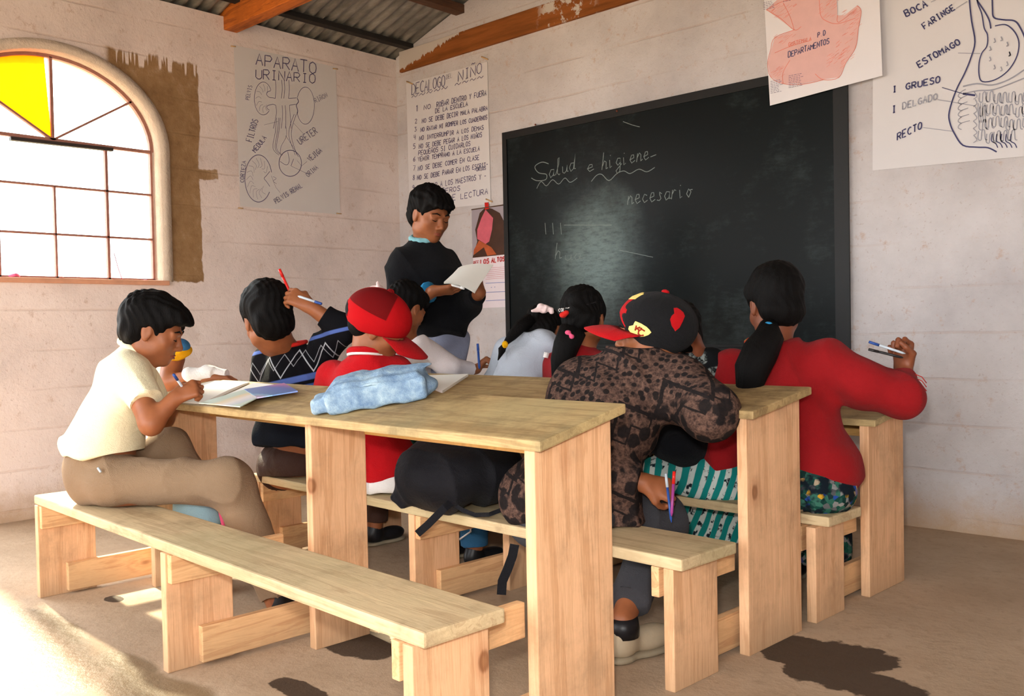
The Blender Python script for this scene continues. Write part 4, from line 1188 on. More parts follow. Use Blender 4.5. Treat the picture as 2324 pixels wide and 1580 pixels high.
# ------------------------------------------------------------------ 3  boy in the zigzag sweater
def boy_zigzag():
    root = thing('person', 'boy with thick black hair in blue and black zigzag sweater, hand raised to his head', 'person', Jd(655, 1085, 3.88) * A(1, 1, 0))
    hd = Jd(607, 728, 3.72); s = 1.12
    f = cf * 0.80 - cr * 0.42 - cu * 0.38; R = frame(f, cu * 0.90 - cr * 0.22 + cf * 0.2)
    nb = Jd(652, 798, 3.80); shL, shR = Jd(604, 818, 3.86), Jd(742, 786, 3.74)
    elR, wrR = Jd(778, 748, 3.62), Jd(700, 694, 3.60)
    pel, ch = Jd(655, 1060, 3.88), Jd(680, 905, 3.80)
    B = Blob(); head_parts(B, hd, R, s, nb, 0.046)
    torso(B, pel, ch, nb, shL, shR, 0.86)
    limb(B, shR, elR, wrR, 0.042, 0.038, 0.026)
    hand(B, wrR, -cr * 0.9 + cu * 0.55, cf * 0.7 - cu * 0.5, -1, 0.95, 0.75, 0.7)
    limb(B, shL, Jd(592, 905, 4.0), Jd(640, 870, 4.12), 0.04, 0.036, 0.024)
    hand(B, Jd(640, 870, 4.12), cr * 0.6 + cf * 0.6, -cu, 1, 0.85, 0.4)
    kR, kL = pel + DY * 0.36 + DX * 0.10, pel + DY * 0.36 - DX * 0.09
    limb(B, pel + DX * 0.07, kR, A(kR[0], kR[1], 0.08), 0.06, 0.05, 0.035); limb(B, pel - DX * 0.07, kL, A(kL[0], kL[1], 0.08), 0.06, 0.05, 0.035)
    B.build('body', HB, M['skin'], root)
    hair_cap('hair', root, hd, R, s, seed=11, vol=1.08, nape=-0.085, amp=0.0028, back=0.008)
    B = Blob()
    torso(B, Jd(650, 985, 3.84), Jd(676, 900, 3.80), Jd(655, 815, 3.80), shL, shR, 1.10, 1.1)
    B.cone(Jd(668, 850, 3.80), Jd(657, 784, 3.79), 0.11, 0.066, 0.05, flat=True)
    B.cone(shR, elR, 0.072, 0.062, 0.05); B.cone(elR, Jd(732, 715, 3.61), 0.060, 0.050, 0.03, flat=True)
    B.cone(shL, Jd(594, 900, 3.98), 0.066, 0.058, 0.05); B.cone(Jd(594, 900, 3.98), Jd(632, 876, 4.10), 0.055, 0.045, 0.03, flat=True)
    B.cut(Jd(650, 1010, 3.84), -cu, 0.01, 0.5)
    B.build('sweater', 0.0065, M['zig'], root, folds(0.005, 26, seed=4))
    mb = MB(); c0 = Jd(657, 783, 3.79)
    ax1, ax2 = cr * 0.98 + cu * 0.18, cf * 0.95 + cu * 0.1
    ring = [c0 + ax1 * math.cos(a) * 0.068 + ax2 * math.sin(a) * 0.062 for a in np.linspace(0, 2 * math.pi, 26)]
    mb.tube(ring, 0.0085, 8, caps=False); mb.build('red_collar', M['red_trim'], root)
    B = Blob()
    B.ell(pel, (0.15, 0.125, 0.115), None, 0.04)
    limb(B, pel + DX * 0.06, kR, A(kR[0], kR[1], 0.10), 0.085, 0.07, 0.055, 0.04, flat=True); limb(B, pel - DX * 0.06, kL, A(kL[0], kL[1], 0.10), 0.085, 0.07, 0.055, 0.04, flat=True)
    B.cut(D(-3.3, 2.05, 0.352), (0, 0, -1), 0.004, 0.16)
    B.build('trousers', HC, M['brown_shiny'], root, folds(0.004, 26))
    for k in (kR, kL): shoe(root, A(k[0], k[1], 0), DY, 0.85, M['black_shoe'], M['sole'])
    pen('blue pen held beside the head of the boy in the zigzag sweater', Jd(676, 672, 3.58), Jd(730, 690, 3.55), M['pen_clear'], M['pen_blue'], 0.0050)
    pen('red pen standing up above the hair of the boy in the zigzag sweater', Jd(662, 672, 3.66), Jd(634, 611, 3.66), M['pen_red'], M['pen_red'], 0.0055)
boy_zigzag()

# ------------------------------------------------------------------ 4  boy in the red cap
def boy_redcap():
    root = thing('person', 'boy in red jacket and red mesh cap bent over the middle desk', 'person', Jd(880, 1090, 3.45) * A(1, 1, 0))
    hd = Jd(858, 742, 3.42); s = 1.06
    f = cr * 0.86 + cf * 0.12 - cu * 0.42; R = frame(f, cu * 0.97 - cf * 0.22)
    nb = Jd(828, 808, 3.42); shL, shR = Jd(756, 856, 3.52), Jd(898, 848, 3.46)
    pel, ch = Jd(868, 1072, 3.45), Jd(836, 920, 3.44)
    elL, wrL = Jd(735, 930, 3.62), Jd(800, 880, 3.80); elR, wrR = Jd(930, 900, 3.60), Jd(930, 860, 3.78)
    kR, kL = pel + DY * 0.36 + DX * 0.10, pel + DY * 0.36 - DX * 0.09
    B = Blob(); head_parts(B, hd, R, s, nb, 0.046); torso(B, pel, ch, nb, shL, shR, 0.86)
    limb(B, shL, elL, wrL, 0.04, 0.036, 0.024); limb(B, shR, elR, wrR, 0.04, 0.036, 0.024)
    hand(B, wrL, cf + cr * 0.4, -cu, 1, 0.82, 0.4); hand(B, wrR, cf - cr * 0.4, -cu, -1, 0.82, 0.6)
    for q, k in ((1, kR), (-1, kL)): limb(B, pel + DX * 0.07 * q, k, A(k[0], k[1], 0.08), 0.06, 0.05, 0.035)
    B.build('body', HB, M['skin'], root)
    face_details(root, hd, R, s, None)
    hair_cap('hair', root, hd, R, s, seed=13, vol=0.93, nape=-0.060, amp=0.001, capped=True)
    t = NT('red_cap_panels')
    zz = lateral(t, R[2]); z0 = float(A(*hd) @ R[2]); yy = lateral(t, R[1]); y0 = float(A(*hd) @ R[1]); xx = lateral(t, R[0]); x0 = float(A(*hd) @ R[0])
    dz = t.math('SUBTRACT', zz, z0); dy = t.math('SUBTRACT', yy, y0); dx_ = t.math('SUBTRACT', xx, x0)
    m = t.math('MULTIPLY', t.step(dz, 0.055, 0.057), t.step(dy, 0.02, 0.015))
    an = t.math('ABSOLUTE', dx_); m = t.math('MULTIPLY', m, t.math('SUBTRACT', 1.0, t.math('MULTIPLY', t.step(an, 0.007, 0.005), 0.9)))
    t.bump(t.noise(t.obj(), 500, 2), 0.4, 0.002)
    t.out(t.mix(m, srgb(176, 16, 22), srgb(104, 12, 14)), 0.9, 0.1)
    o, L = cap_hat(root, hd, R, s * 1.10, t.mat, M['cap_red'], brimlen=0.090, cutz=-0.014, brimz=-0.004, tilt=0.24)
    patch(o, L, [(155, -0.004), (150, 0.016), (160, 0.032), (180, 0.038), (200, 0.032), (210, 0.016), (205, -0.004)], M['cap_black'], 'strap_gap', off=0.001)
    B = Blob()
    torso(B, Jd(872, 1060, 3.45), Jd(832, 930, 3.44), Jd(822, 835, 3.43), shL, shR, 1.12, 1.2)
    B.cone(Jd(830, 870, 3.43), Jd(836, 802, 3.42), 0.12, 0.066, 0.05, flat=True)
    limb(B, shL, elL, wrL, 0.070, 0.062, 0.046, 0.05, flat=True); limb(B, shR, elR, wrR, 0.066, 0.060, 0.046, 0.05, flat=True)
    B.cut(Jd(872, 1106, 3.45), -cu, 0.01, 0.5)
    B.build('jacket', 0.0065, M['red_jacket'], root, folds(0.004, 24, seed=6))
    mb = MB(); c0 = Jd(836, 800, 3.42)
    for dz_, mt, nm, rr in ((0.0, 'red_jacket', 'jacket_collar', 0.014), (-0.012, 'white_cloth', 'collar_stripe', 0.006)):
        mb = MB(); ring = [c0 + cu * dz_ + (cr * math.cos(a) * (0.062 - dz_ * .5) + unit(cf + cr * .3) * math.sin(a) * (0.060 - dz_ * .5) - cu * 0.10 * (math.sin(a) * 0.10)) for a in np.linspace(0, 2 * math.pi, 26)]
        mb.tube(ring, rr, 8, caps=False); mb.build(nm, M[mt], root)
    B = Blob(); B.ell(Jd(875, 1096, 3.43), (0.13, 0.12, 0.07), None, 0.04); B.cut(D(-2.8, 2.05, 0.352), (0, 0, -1), 0.004, 0.3); B.build('shirt_tail', HC, M['white_cloth'], root, folds(0.003, 30))
    B = Blob()
    for q, k in ((1, kR), (-1, kL)): limb(B, pel + DX * 0.06 * q + DY * 0.02, k, A(k[0], k[1], 0.09), 0.078, 0.068, 0.056, 0.04, flat=True)
    B.cut(D(-2.8, 2.05, 0.352), (0, 0, -1), 0.004, 0.14)
    tr = B.build('trousers', HC, M['denim_dark'], root, folds(0.003, 26))
    mb = MB(); k = kR - DY * 0.063 + DX * 0.01
    mb.tube([A(k[0] + .02, k[1], 0.40), A(k[0] + .03, k[1] + .005, 0.30), A(k[0] + .03, k[1] + .01, 0.16), A(k[0] - .02, k[1] - .002, 0.125), A(k[0] - .09, k[1] + .01, 0.135)], 0.004, 6); mb.build('white_piping', M['white_cloth'], tr)
    for k in (kR, kL): shoe(root, A(k[0], k[1], 0), DY, 0.85, M['black_shoe'], M['sole'])
boy_redcap()

# ------------------------------------------------------------------ 5  girl in white with the pink scrunchie
def girl_white():
    root = thing('person', 'girl in white top with a pink scrunchie, holding a blue pen upright', 'person', Jd(935, 1000, 4.25) * A(1, 1, 0))
    hd = Jd(922, 702, 4.20); s = 0.95; R = frame(cr * 0.60 + cf * 0.70 - cu * 0.42, cu)
    nb = Jd(920, 765, 4.22); shL, shR = Jd(880, 800, 4.32), Jd(962, 792, 4.12)
    pel, ch = Jd(930, 970, 4.25), Jd(925, 850, 4.24)
    elR, wrR = Jd(1022, 834, 4.12), Jd(1082, 838, 4.22); elL, wrL = Jd(890, 890, 4.45), Jd(960, 850, 4.5)
    B = Blob(); head_parts(B, hd, R, s, nb, 0.043); torso(B, pel, ch, nb, shL, shR, 0.82)
    limb(B, shR, elR, wrR, 0.036, 0.032, 0.022); limb(B, shL, elL, wrL, 0.036, 0.032, 0.022)
    hand(B, wrR, cr * 0.5 + cu * 0.55 + cf * 0.2, cr * 0.8 - cu * 0.5, 1, 0.85, 1.1, 0.9)
    kR, kL = pel + DY * 0.32 + DX * 0.09, pel + DY * 0.32 - DX * 0.09
    for q, k in ((1, kR), (-1, kL)): limb(B, pel + DX * 0.06 * q, k, A(k[0], k[1], 0.08), 0.055, 0.045, 0.032)
    B.build('body', 0.0055, M['skin'], root)
    face_details(root, hd, R, s, None)
    hair_cap('hair', root, hd, R, s, seed=17, nape=-0.060)
    mb = MB(); mb.tube([Jd(905, 690, 4.22), Jd(880, 678, 4.21), Jd(858, 668, 4.20), Jd(848, 680, 4.22), Jd(846, 720, 4.25), Jd(852, 760, 4.27)], [0.045, 0.036, 0.022, 0.030, 0.028, 0.010], 12); mb.build('ponytail', M['hair'], root)
    B = Blob()
    for a in np.linspace(0, 2 * math.pi, 10)[:-1]: B.ell(Jd(853, 663, 4.20) + cr * math.cos(a) * 0.024 + cu * math.sin(a) * 0.017, (0.020, 0.020, 0.018), None, 0.006)
    B.ell(Jd(858, 648, 4.18), (0.010, 0.010, 0.022), None, 0.006)
    B.build('scrunchie', 0.004, M['scrunchie'], root, folds(0.003, 90))
    B = Blob(); torso(B, Jd(930, 975, 4.25), Jd(922, 860, 4.24), Jd(920, 780, 4.22), shL, shR, 1.06, 1.1)
    limb(B, shR, elR, mix3(elR, wrR, 0.86), 0.062, 0.054, 0.038, 0.05, flat=True); limb(B, shL, elL, wrL, 0.06, 0.052, 0.038, 0.05, flat=True)
    B.build('jumper', HC, M['white_knit'], root, folds(0.005, 34, seed=9))
    B = Blob(); B.ell(pel, (0.14, 0.13, 0.10), None, 0.04)
    for q, k in ((1, kR), (-1, kL)): B.cone(pel + DX * 0.05 * q, k, 0.09, 0.08, 0.05)
    B.cone(mix3(kR, kL, 0.5), A(*(mix3(kR, kL, 0.5)[:2]), 0.12), 0.13, 0.14, 0.05, flat=True)
    B.cut(D(-3.2, 2.8, 0.336), (0, 0, -1), 0.004, 0.12); B.build('skirt', 0.009, M['huipil'], root)
    pen('blue pen standing upright in the hand of the girl in white', Jd(1088, 838, 4.17), Jd(1084, 780, 4.17), M['pen_blue'], M['pen_blue'], 0.0055)
M['scrunchie'] = cloth('pink_white_frill', srgb(240, 214, 212), 0.1)

# ------------------------------------------------------------------ 6  girl in pale grey with a braid
def girl_grey():
    root = thing('person', 'girl in pale grey fleece with a black braid and a white and pink hair bow', 'person', Jd(1165, 1000, 3.98) * A(1, 1, 0))
    hd = Jd(1236, 760, 4.02); s = 0.92; R = frame(cf * 0.55 + cr * 0.42 - cu * 0.75, cu * 0.65 + cf * 0.65)
    nb = Jd(1215, 770, 3.98); shL, shR = Jd(1150, 795, 4.10), Jd(1238, 782, 3.92)
    pel, ch = Jd(1150, 975, 3.98), Jd(1182, 850, 3.97)
    elR, wrR = Jd(1245, 880, 4.02), Jd(1245, 850, 4.25); elL, wrL = Jd(1120, 880, 4.2), Jd(1180, 850, 4.4)
    B = Blob(); head_parts(B, hd, R, s, nb, 0.043); torso(B, pel, ch, nb, shL, shR, 0.84)
    limb(B, shR, elR, wrR, 0.036, 0.032, 0.022); limb(B, shL, elL, wrL, 0.036, 0.032, 0.022)
    hand(B, wrR, cf - cr * 0.3, -cu, -1, 0.8, 0.5)
    kR, kL = pel + DY * 0.33 + DX * 0.09, pel + DY * 0.33 - DX * 0.09
    for q, k in ((1, kR), (-1, kL)): limb(B, pel + DX * 0.06 * q, k, A(k[0], k[1], 0.08), 0.055, 0.045, 0.032)
    B.build('body', 0.0055, M['skin'], root)
    hair_cap('hair', root, hd, R, s, seed=19, nape=-0.080, vol=1.04)
    mb = MB(); pts = [Jd(1205, 728, 3.96), Jd(1180, 742, 3.93), Jd(1162, 762, 3.91), Jd(1150, 776, 3.90), Jd(1146, 782, 3.90), Jd(1139, 794, 3.90), Jd(1136, 804, 3.895), Jd(1130, 818, 3.89)]
    mb.tube(pts, [0.034, 0.028, 0.022, 0.013, 0.010, 0.017, 0.010, 0.002], 10)
    br = mb.build('braid', M['hair'], root)
    B = Blob(); B.ell(Jd(1146, 782, 3.885), (0.013, 0.013, 0.016), None, 0.004); B.build('yellow_tie', 0.0025, M['yellow_cloth'], br)
    B = Blob()
    for px, py, r in ((1228, 695, 0.016), (1240, 698, 0.017), (1250, 702, 0.014), (1236, 705, 0.016), (1252, 709, 0.012)): B.ell(Jd(px, py, 3.90), (r, r, r * 0.8), None, 0.006)
    B.cone(Jd(1226, 702, 3.90), Jd(1208, 706, 3.89), 0.012, 0.006, 0.01)
    B.build('hair_bow', 0.003, M['scrunchie'], root, folds(0.0015, 90))
    B = Blob(); torso(B, Jd(1152, 975, 3.98), Jd(1180, 855, 3.97), Jd(1205, 775, 3.97), shL, shR, 1.10, 1.15)
    B.cone(Jd(1195, 820, 3.98), Jd(1212, 765, 3.98), 0.10, 0.065, 0.05, flat=True)
    limb(B, shR, elR, wrR, 0.066, 0.058, 0.042, 0.05, flat=True); limb(B, shL, elL, wrL, 0.066, 0.058, 0.042, 0.05, flat=True)
    B.build('fleece', HC, M['grey_fleece'], root, folds(0.006, 26, seed=12))
    B = Blob(); B.ell(pel, (0.15, 0.13, 0.10), None, 0.04)
    for q, k in ((1, kR), (-1, kL)): B.cone(pel + DX * 0.05 * q, k, 0.09, 0.08, 0.05)
    B.cone(mix3(kR, kL, 0.5), A(*(mix3(kR, kL, 0.5)[:2]), 0.12), 0.13, 0.14, 0.05, flat=True)
    B.cut(D(-2.8, 2.8, 0.336), (0, 0, -1), 0.004, 0.12); B.build('skirt', 0.009, M['huipil'], root)

# ------------------------------------------------------------------ 7  girl with hair clips
def girl_clips():
    root = thing('person', 'girl with long black hair, lettered hairband and red and pink hair clips', 'person', Jd(1325, 1000, 3.80) * A(1, 1, 0))
    hd = Jd(1325, 730, 3.78); s = 1.02; R = frame(cf * 0.72 + cr * 0.30 - cu * 0.62, cu * 0.8 + cf * 0.5)
    nb = Jd(1312, 795, 3.76); shL, shR = Jd(1262, 828, 3.86), Jd(1372, 828, 3.70)
    pel, ch = Jd(1312, 985, 3.78), Jd(1314, 870, 3.77)
    elR, wrR = Jd(1385, 900, 3.8), Jd(1372, 860, 4.0); elL, wrL = Jd(1258, 895, 3.90), Jd(1300, 855, 4.1)
    B = Blob(); head_parts(B, hd, R, s, nb, 0.043); torso(B, pel, ch, nb, shL, shR, 0.82)
    limb(B, shR, elR, wrR, 0.036, 0.032, 0.022); limb(B, shL, elL, wrL, 0.036, 0.032, 0.022)
    kR, kL = pel + DY * 0.33 + DX * 0.09, pel + DY * 0.33 - DX * 0.09
    for q, k in ((1, kR), (-1, kL)): limb(B, pel + DX * 0.06 * q, k, A(k[0], k[1], 0.08), 0.055, 0.045, 0.032)
    B.build('body', 0.0055, M['skin'], root)
    hair = hair_cap('hair', root, hd, R, s, seed=23, nape=-0.085, vol=1.06)
    hc = A(*hd) + (A(0, -0.020, 0.046) * s) @ R; hr = A(0.085, 0.104, 0.090) * s * 1.06 + 0.004
    def on_hair(px, py, off=0.0):
        q = ((CAM - hc) @ R.T) / (hr + off); d = (ray(px, py) @ R.T) / (hr + off); a_, b_, c_ = d @ d, q @ d, q @ q - 1
        return CAM + ray(px, py) * ((-b_ - math.sqrt(max(0, b_ * b_ - a_ * c_))) / a_)
    mb = MB(); mb.tube([on_hair(1268 + k * 6, 703 - 0.5 * k - 0.05 * k * k, -0.001) for k in range(15)], 0.0045, 8); band = mb.build('hairband', M['black_shoe'], hair)
    mb = MB(); text(mb, 'COLZETA', (1267, 708), (1304, 704), 7, 0.0022, lambda x_, y_: on_hair(x_, y_, 0.0048), -cf, wf=0.7, jit=0.1); mb.build('hairband_letters', M['white_plastic'], band)
    mb = MB(); mb.tube([Jd(1300, 750, 3.68), Jd(1285, 785, 3.66), Jd(1275, 820, 3.66), Jd(1272, 865, 3.70), Jd(1276, 900, 3.72)], [0.055, 0.052, 0.045, 0.035, 0.012], 12)
    mb.build('long_hair', M['hair'], root)
    B = Blob(); B.ell(Jd(1278, 715, 3.675), (0.016, 0.014, 0.012), None, 0.006); B.ell(Jd(1285, 710, 3.67), (0.012, 0.012, 0.010), None, 0.006); B.build('red_hair_clip', 0.0025, M['red_trim'], hair)
    B = Blob(); B.ell(Jd(1289, 755, 3.625), (0.013, 0.011, 0.010), None, 0.006); B.ell(Jd(1297, 764, 3.62), (0.012, 0.010, 0.010), None, 0.006); B.build('pink_hair_clip', 0.0025, M['pink'], hair)
    B = Blob(); torso(B, Jd(1312, 985, 3.78), Jd(1312, 875, 3.77), Jd(1310, 798, 3.76), shL, shR, 1.0, 1.1)
    B.cone(Jd(1312, 850, 3.77), Jd(1313, 788, 3.765), 0.10, 0.058, 0.05, flat=True)
    limb(B, shR, elR, wrR, 0.060, 0.052, 0.040, 0.05, flat=True); limb(B, shL, elL, wrL, 0.058, 0.052, 0.040, 0.05, flat=True)
    B.build('blouse', 0.008, M['red_knit'], root, folds(0.004, 26, seed=14))
    mb = MB(); mb.tube([Jd(1241, 800, 3.79), Jd(1238, 812, 3.79)], 0.012, 6); mb.build('lace_trim', M['white_cloth'], root)
    B = Blob(); B.ell(pel, (0.15, 0.13, 0.10), None, 0.04)
    for q, k in ((1, kR), (-1, kL)): B.cone(pel + DX * 0.05 * q, k, 0.09, 0.08, 0.05)
    B.cone(mix3(kR, kL, 0.5), A(*(mix3(kR, kL, 0.5)[:2]), 0.12), 0.13, 0.14, 0.05, flat=True)
    B.cut(D(-2.5, 2.8, 0.336), (0, 0, -1), 0.004, 0.12); B.build('skirt', 0.009, M['huipil'], root)
    return hd, R, s

# ------------------------------------------------------------------ 8  boy in the black and red cap
def boy_kc():
    root = thing('person', 'boy in brown and black patterned knit sweater and black cap with red brim', 'person', Jd(1300, 1200, 2.84) * A(1, 1, 0))
    hd = Jd(1478, 748, 2.93); s = 1.06
    f = -cr * 0.90 + cf * 0.16 - cu * 0.16; R = frame(f, cu * 0.99 + cr * 0.05 - cf * 0.12)
    nb = Jd(1470, 835, 2.90); shL, shR = Jd(1335, 868, 3.00), Jd(1545, 880, 2.84)
    pel, ch = Jd(1275, 1160, 2.85), Jd(1405, 950, 2.87)
    elR, wrR = Jd(1612, 936, 2.66), Jd(1550, 880, 2.98)
    elL, wrL = Jd(1318, 1062, 2.74), Jd(1462, 1096, 2.72)
    hR, hL = Jd(1310, 1180, 2.77), Jd(1240, 1180, 2.97)
    kR, kL = Jd(1500, 1182, 2.90), Jd(1400, 1150, 3.2)
    aR = A(-1.55, 2.10, 0.115); aL = A(-1.85, 2.12, 0.1)
    B = Blob(); head_parts(B, hd, R, s, nb, 0.050); torso(B, pel, ch, nb, shL, shR, 0.86)
    limb(B, shR, elR, wrR, 0.044, 0.040, 0.027); limb(B, shL, elL, wrL, 0.044, 0.040, 0.027)
    hand(B, wrL, cr * 0.92 - cu * 0.26 - cf * 0.05, -cu * 0.5 + cf * 0.7, -1, 0.95, 0.95, 0.8)
    hand(B, wrR, cf * 0.5 - cr * 0.6, -cu, -1, 0.9, 0.5)
    limb(B, hR, kR, aR, 0.06, 0.052, 0.034); limb(B, hL, kL, aL, 0.06, 0.052, 0.034)
    B.build('body', HB, M['skin'], root)
    face_details(root, hd, R, s, None)
    hair_cap('hair', root, hd, R, s, seed=29, vol=0.90, nape=-0.030, amp=0.001, capped=True)
    SC = s * 1.10
    R = frame(-cr * 0.90 + cf * 0.12 + cu * 0.20, cu * 0.98 + cr * 0.16 - cf * 0.10)
    hd = A(*hd) - cu * 0.017
    o, L = cap_hat(root, hd, R, SC, M['cap_black'], M['cap_red'], brimlen=0.088, button=M['cap_red'], cutz=-0.032, brimz=-0.004, tilt=0.10)
    UV = lambda pts: [cap_uv(hd, R, SC, x_, y_) for x_, y_ in pts]
    g6 = lambda pts: [(1290 + x_ / 7.2625, 640 + y_ / 7.26) for x_, y_ in pts]
    patch(o, L, UV(g6([(995, 780), (1010, 730), (1075, 715), (1090, 680), (1110, 648), (1200, 685), (1290, 740), (1335, 785), (1368, 832), (1320, 875), (1250, 900), (1180, 908), (1100, 900), (1030, 888), (1035, 840)])), M['logo_yellow'], 'arrowhead_badge', off=0.0015)
    mb = MB()
    for st in ([(1130, 720), (1110, 800)], [(1190, 745), (1120, 775)], [(1140, 770), (1185, 805)], [(1265, 810), (1215, 780), (1165, 810), (1160, 855), (1195, 885), (1245, 878)], [(1180, 760), (1220, 770)]):
        mb.tube([cap_surface(L, a_, z_, 0.0030) for a_, z_ in UV(g6(st))], 0.0026, 6)
    mb.build('badge_letters', M['logo_red'], o)
    patch(o, L, [(-36, 0.008), (-32, 0.050), (-24, 0.088), (0, 0.094), (18, 0.088), (24, 0.050), (26, 0.008)], M['cap_red'], 'front_panel', off=0.0008)
    patch(o, L, UV(g6([(1735, 430), (1790, 425), (1840, 455), (1890, 500), (1915, 560), (1880, 650), (1830, 750), (1760, 812), (1700, 720), (1675, 620), (1700, 560), (1745, 520)])), M['cap_red'], 'rear_panel', off=0.0008)
    patch(o, L, [(-30, 0.086), (-10, 0.082), (0, 0.092), (-6, 0.108), (-28, 0.104)], M['logo_yellow'], 'front_emblem', off=0.004)
    B = Blob()
    B.ell(Jd(1250, 1130, 2.85), A(0.165, 0.15, 0.125), None, 0.06)
    B.ell(Jd(1310, 1040, 2.86), A(0.165, 0.145, 0.17), None, 0.06)
    B.ell(Jd(1375, 950, 2.88), A(0.185, 0.155, 0.16), None, 0.06)
    B.ell(Jd(1425, 880, 2.92), A(0.17, 0.12, 0.085), None, 0.06)
    B.cone(shL, shR, 0.085, 0.085, 0.06)
    B.cone(Jd(1435, 890, 2.92), Jd(1440, 792, 2.92), 0.14, 0.086, 0.06, flat=True)
    B.ell(Jd(1300, 905, 2.94), A(0.085, 0.085, 0.10), None, 0.06)
    B.cone(shR, elR, 0.088, 0.080, 0.06); B.cone(elR, wrR, 0.080, 0.060, 0.04, flat=True)
    B.cone(Jd(1325, 900, 2.92), elL, 0.08, 0.075, 0.05); B.cone(elL, Jd(1448, 1091, 2.72), 0.070, 0.055, 0.04, flat=True)
    B.cone(Jd(1370, 1100, 2.84), Jd(1400, 1190, 2.80), 0.12, 0.09, 0.06)
    B.cut(D(-1.8, 2.05, 0.352), (0, 0, -1), 0.004, 0.35)
    B.build('sweater', 0.0065, M['nordic'], root, folds(0.005, 22, seed=15))
    B = Blob()
    B.ell(Jd(1262, 1185, 2.86), A(0.165, 0.14, 0.10), None, 0.05)
    B.cone(hR, kR, 0.098, 0.085, 0.05); B.cone(hL, kL, 0.095, 0.08, 0.05); B.cut(D(-1.8, 2.05, 0.352), (0, 0, -1), 0.004, 0.13)
    kR2 = kR - A(0, 0, 0.02)
    B.cone(kR2, aR + A(0, 0.028, 0.040), 0.078, 0.062, 0.02, flat=True); B.cone(kL - A(0, 0, 0.02), aL + A(0, .03, 0.05), 0.075, 0.060, 0.02, flat=True)
    B.build('trousers', HC, M['charcoal'], root, folds(0.005, 30, seed=16))
    for a_ in (aR, aL):
        sh = shoe(root, A(a_[0], a_[1], 0), DY + DX * 0.15, 1.0, M['grey_suede'], M['sole'])
        mb = MB(); mb.tube([a_ + A(0, 0, z) for z in (-0.045, -0.02, 0.008)], [0.046, 0.047, 0.043], 16); mb.build('shoe_collar', M['black_shoe'], sh)
    pen('purple pen in the hand of the boy in the patterned knit sweater', Jd(1524, 1172, 2.66), Jd(1530, 1070, 2.66), M['pen_purple'], M['pen_red'], 0.0045)
    pen('slim blue pen in the hand of the boy in the patterned knit sweater', Jd(1524, 1186, 2.68), Jd(1511, 1075, 2.68), M['pen_blue'], M['pen_clear'], 0.0040)

# ------------------------------------------------------------------ 9  girl in floral blouse and teal skirt
def girl_teal():
    root = thing('person', 'girl in black floral blouse and teal striped skirt, hand raised beside her face', 'person', Jd(1590, 1100, 3.36) * A(1, 1, 0))
    hd = Jd(1534, 765, 3.38); s = 0.95; R = frame(cf * 0.8 - cr * 0.45 - cu * 0.35, cu)
    nb = Jd(1552, 812, 3.36); shL, shR = Jd(1498, 838, 3.45), Jd(1616, 828, 3.30)
    pel, ch = Jd(1600, 1085, 3.36), Jd(1575, 915, 3.36)
    elR, wrR = Jd(1634, 868, 3.40), Jd(1588, 798, 3.30)
    elL, wrL = Jd(1500, 920, 3.55), Jd(1530, 870, 3.72)
    B = Blob(); head_parts(B, hd, R, s, nb, 0.044); torso(B, pel, ch, nb, shL, shR, 0.84)
    limb(B, shR, elR, wrR, 0.037, 0.034, 0.024); limb(B, shL, elL, wrL, 0.037, 0.034, 0.024)
    hand(B, wrR, cu * 0.95 - cr * 0.25, -cr * 0.8 + cf * 0.3, 1, 0.95, 0.75, 0.6)
    kR, kL = pel + DY * 0.28 + DX * 0.03, pel + DY * 0.22 - DX * 0.16
    for q, k in ((1, kR), (-1, kL)): limb(B, pel + DX * 0.06 * q, k, A(k[0], k[1], 0.08), 0.055, 0.045, 0.032)
    B.build('body', 0.0055, M['skin_dark'], root)
    hair_cap('hair', root, hd, R, s, seed=31, nape=-0.080)
    B = Blob(); torso(B, Jd(1592, 1010, 3.36), Jd(1575, 920, 3.36), Jd(1558, 825, 3.36), shL, shR, 1.06, 1.1)
    B.cone(Jd(1565, 860, 3.36), Jd(1555, 800, 3.36), 0.11, 0.062, 0.05, flat=True)
    limb(B, shR, elR, mix3(elR, wrR, 0.35), 0.062, 0.056, 0.050, 0.04, flat=True); limb(B, shL, elL, wrL, 0.060, 0.054, 0.045, 0.04, flat=True)
    B.cut(Jd(1580, 985, 3.36), -cu, 0.008, 0.5)
    B.build('blouse', HC, M['floral'], root, folds(0.005, 28, seed=18))
    B = Blob(); torso(B, Jd(1592, 1020, 3.36), Jd(1580, 960, 3.36), Jd(1572, 920, 3.36), Jd(1530, 930, 3.42), Jd(1610, 930, 3.32), 0.98, 1.1); B.ell(Jd(1535, 1008, 3.30), (0.11, 0.09, 0.07), None, 0.05); B.build('dark_filler', HC, M['navy'], root, folds(0.003))  # dark filler blob added to black out the area below the blouse
    B = Blob()
    B.ell(pel + A(0, 0, -0.02), (0.17, 0.14, 0.11), None, 0.05)
    B.cone(pel + DX * 0.05, kR, 0.11, 0.105, 0.06); B.cone(pel - DX * 0.05, Jd(1500, 1098, 3.42), 0.11, 0.10, 0.06)
    B.cut(D(-1.9, 2.82, 0.336), (0, 0, -1), 0.004, 0.12)
    km = mix3(kR, kL, 0.5)
    B.cone(kL + A(0.02, 0, -0.01), A(kL[0] + 0.02, kL[1] + 0.02, 0.13), 0.11, 0.15, 0.05, flat=True); B.cone(kR, A(kR[0], kR[1] + 0.02, 0.13), 0.10, 0.14, 0.05, flat=True)
    B.build('skirt', HC, M['teal'], root, folds(0.007, 26, seed=20))
    for k in (kR, kL): shoe(root, A(k[0], k[1], 0), DY, 0.82, M['black_shoe'], M['sole'])

